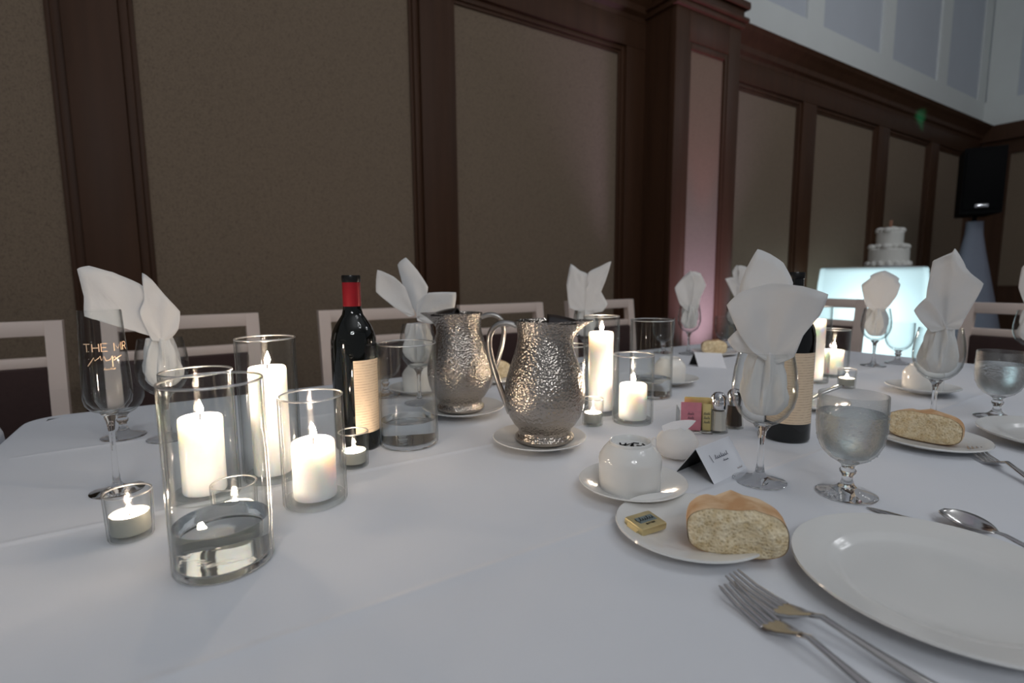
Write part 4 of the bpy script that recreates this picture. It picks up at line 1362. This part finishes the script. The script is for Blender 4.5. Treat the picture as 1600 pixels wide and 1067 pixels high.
spoon(tp(1474, 799, TZ + .008), tp(1640, 880, TZ + .006), 'teaspoon lying behind the large dinner plate')

def knife(tip, tail, lab, z=TZ, rise=0.0):
    d = (tail - tip)
    ang = math.atan2(d.y, d.x)
    k = empty('table_knife', (tip.x, tip.y, z), ang)
    k.rotation_euler = (0, -rise, ang)
    pts = [(0, .0006, .0006, .004), (.006, .0012, .0035, .004), (.02, .0014, .0070, .0032), (.06, .0016, .0095, .003), (.10, .0018, .0095, .003), (.112, .0028, .0060, .004), (.118, .0040, .0050, .0045)]
    mesh('blade', *loft([ell(Vector((x, 0, .0022)), Y_, Z_, w_, t_, 10) for x, t_, w_, zz in pts]), 'steel', k, ang=60)
    pts = [(.116, .0050, .0024), (.13, .0058, .0030), (.17, .0070, .0036), (.205, .0085, .0038), (.217, .0072, .0034), (.221, .003, .002)]
    mesh('handle', *loft([ell(Vector((x, 0, .0040)), Y_, Z_, w_, t_) for x, w_, t_ in pts]), 'steel', k, ang=60)
    tag(k, lab, 'knife', 'table knives')
knife(tp(1354, 795), tp(1560, 856), 'table knife half under the rim of the large dinner plate')
ka = atd(1313, 1.22); kb = atd(1236, 1.10)
knife(kb, ka, 'table knife propped up beside the stubby candle near the second bottle', z=TZ + .016, rise=math.radians(4))
dish('bread_plate', atd(1262, 1.17), plate_prof(.083, .014, .053), 'white bread plate behind the second wine bottle', 'white plates')

# ------------------------------------------------------------------ cake table, cake, speaker
ct_c = onY(1362, 428, 2.16)
zc_ = CAM.z + (CAM.z - CAM.z)
er, ef = frame(ct_c)
rz = math.atan2(er.y, er.x)
dct = depth_of(Vector((ct_c.x, ct_c.y, 1.04)))
topz = 1.04 + (429 - 416) / F * dct
hw = 82 / F * dct * .82
cak = empty('cake_table', (ct_c.x, ct_c.y, 0), rz)
rings = []
def rrect(hx, hy, z, rc=.05, n=6, wob=0.0):
    out = []
    for (cx, cy, a0) in ((hx - rc, hy - rc, 0), (-hx + rc, hy - rc, 90), (-hx + rc, -hy + rc, 180), (hx - rc, -hy + rc, 270)):
        for k in range(n):
            a = math.radians(a0 + 90 * k / (n - 1))
            out.append((cx + rc * math.cos(a) + wob * math.sin(k * 2.3 + z * 6), cy + rc * math.sin(a), z))
    return out
for (z, s) in ((topz, .93), (topz - .004, .985), (topz - .02, 1.0), (topz - .15, 1.02), (topz - .5, 1.05), (.4, 1.08), (.01, 1.12)):
    rings.append(rrect(hw * s, .27 * s, z, wob=.006))
V, Fc = loft(rings, cap=False)
mesh('stretch_cover', V, Fc, 'spandex', cak, ang=60)
mesh('table_top', *loft([rrect(hw * .935, .255, topz - .028), rrect(hw * .935, .255, topz + .004)]), 'brushed', cak, ang=40)
tag(cak, 'tall cake table under a glowing cyan-white stretch cover', 'table')
for fz, e in ((.25, 8.0), (.75, 8.0)):
    lo = lamp('cake_table_led', 'POINT', (ct_c.x, ct_c.y, fz), e * 1.15, (0.86, 0.98, 1.0), shadow_soft_size=0.12)

cc = onY(1386, 428, 2.14)
ck = empty('wedding_cake', (cc.x, cc.y, topz + .0045), rz)
u = dct / F
def tier(r, z0, z1, name='cake_tier'):
    t = mesh(name, *lathe([(0, z0), (r, z0), (r * 1.01, z0 + .01), (r, z1 - .012), (r - .012, z1), (0, z1)], 40), 'icing', ck)
    for k in range(16):
        a = 2 * PI * k / 16
        s_ = mesh('piped_rosette', *sphere((r * math.cos(a), r * math.sin(a), z0 + .018), .024, 6), 'icing', t)
    return t
mesh('cake_board', *lathe([(0, 0), (40 * u * .82, 0), (40 * u * .82, .012), (0, .012)], 40), 'chrome', ck)
r1, r2 = 33 * u * .82, 22 * u * .82
h1, h2 = 29 * u, 60 * u
tier(r1, .012, h1)
tier(r2, h1, h2 * .93)
rnd = random.Random(3)
for k in range(12):
    a = rnd.random() * 6.28
    rr = r2 * (.3 + .6 * rnd.random())
    mesh('sugar_flower', *sphere((rr * math.cos(a), rr * math.sin(a), h2 * .93 + .008), .03 + .012 * rnd.random(), 6, .8), 'icing', ck)
for k in range(6):
    a = k * 1.05 + .3
    mesh('sugar_flower', *sphere((r1 * .86 * math.cos(a), r1 * .86 * math.sin(a), h1 + .015), .035, 6, .8), 'icing', ck)
mesh('topper', *box(-.012, .012, -.003, .003, h2 * .9, h2 + .075, .002), 'topper', ck)
tag(ck, 'two-tier white iced wedding cake with piped rosettes on the cake table', 'cake')

sp_c = onY(1514, 428, 2.0)
dsp = depth_of(Vector((sp_c.x, sp_c.y, 1.04)))
u = dsp / F
er, ef = frame(sp_c)
rz = math.atan2(er.y, er.x)
zt = 1.04 + (428 - 346) * u
stn = empty('speaker_stand', (sp_c.x, sp_c.y, 0), rz)
mesh('pole', *tube([(0, 0, 0.05), (0, 0, zt + .06)], .018), 'black_plastic', stn)
prof = [(.055 * 1.2, zt), (.06 * 1.2, zt - .12), (.085 * 1.2, zt - .3), (.15 * 1.2, zt - .7), (.24, .55), (.34, .02)]
mesh('scrim_cover', *lathe(prof, 30, lambda a, r, z: r * .10 * math.cos(3 * a)), 'scrim', stn, ang=60)
tag(stn, 'loudspeaker tripod wrapped in a pale blue-white stretch scrim', 'speaker stand')
zb = 1.04 + (428 - 336) * u
spk = empty('loudspeaker', (sp_c.x, sp_c.y, zt + .061), rz + .2)
hs = 36 * u * .75
hh_ = 96 * u
rings = [[(-hs * .9, -.2, z), (hs * .9, -.2, z), (hs * .7, .22, z), (-hs * .7, .22, z)] for z in (0, hh_)]
mesh('cabinet', *loft(rings), 'black_plastic', spk, smooth=False)
mesh('grille', *box(-hs * .82, hs * .82, -.212, -.199, .04, hh_ - .04, .004), 'black_plastic', spk)
mesh('badge', *box(-.05, .05, -.2165, -.2115, .055, .085, .002), 'chrome', spk)
tag(spk, 'black loudspeaker on top of the scrim-wrapped stand', 'speaker')
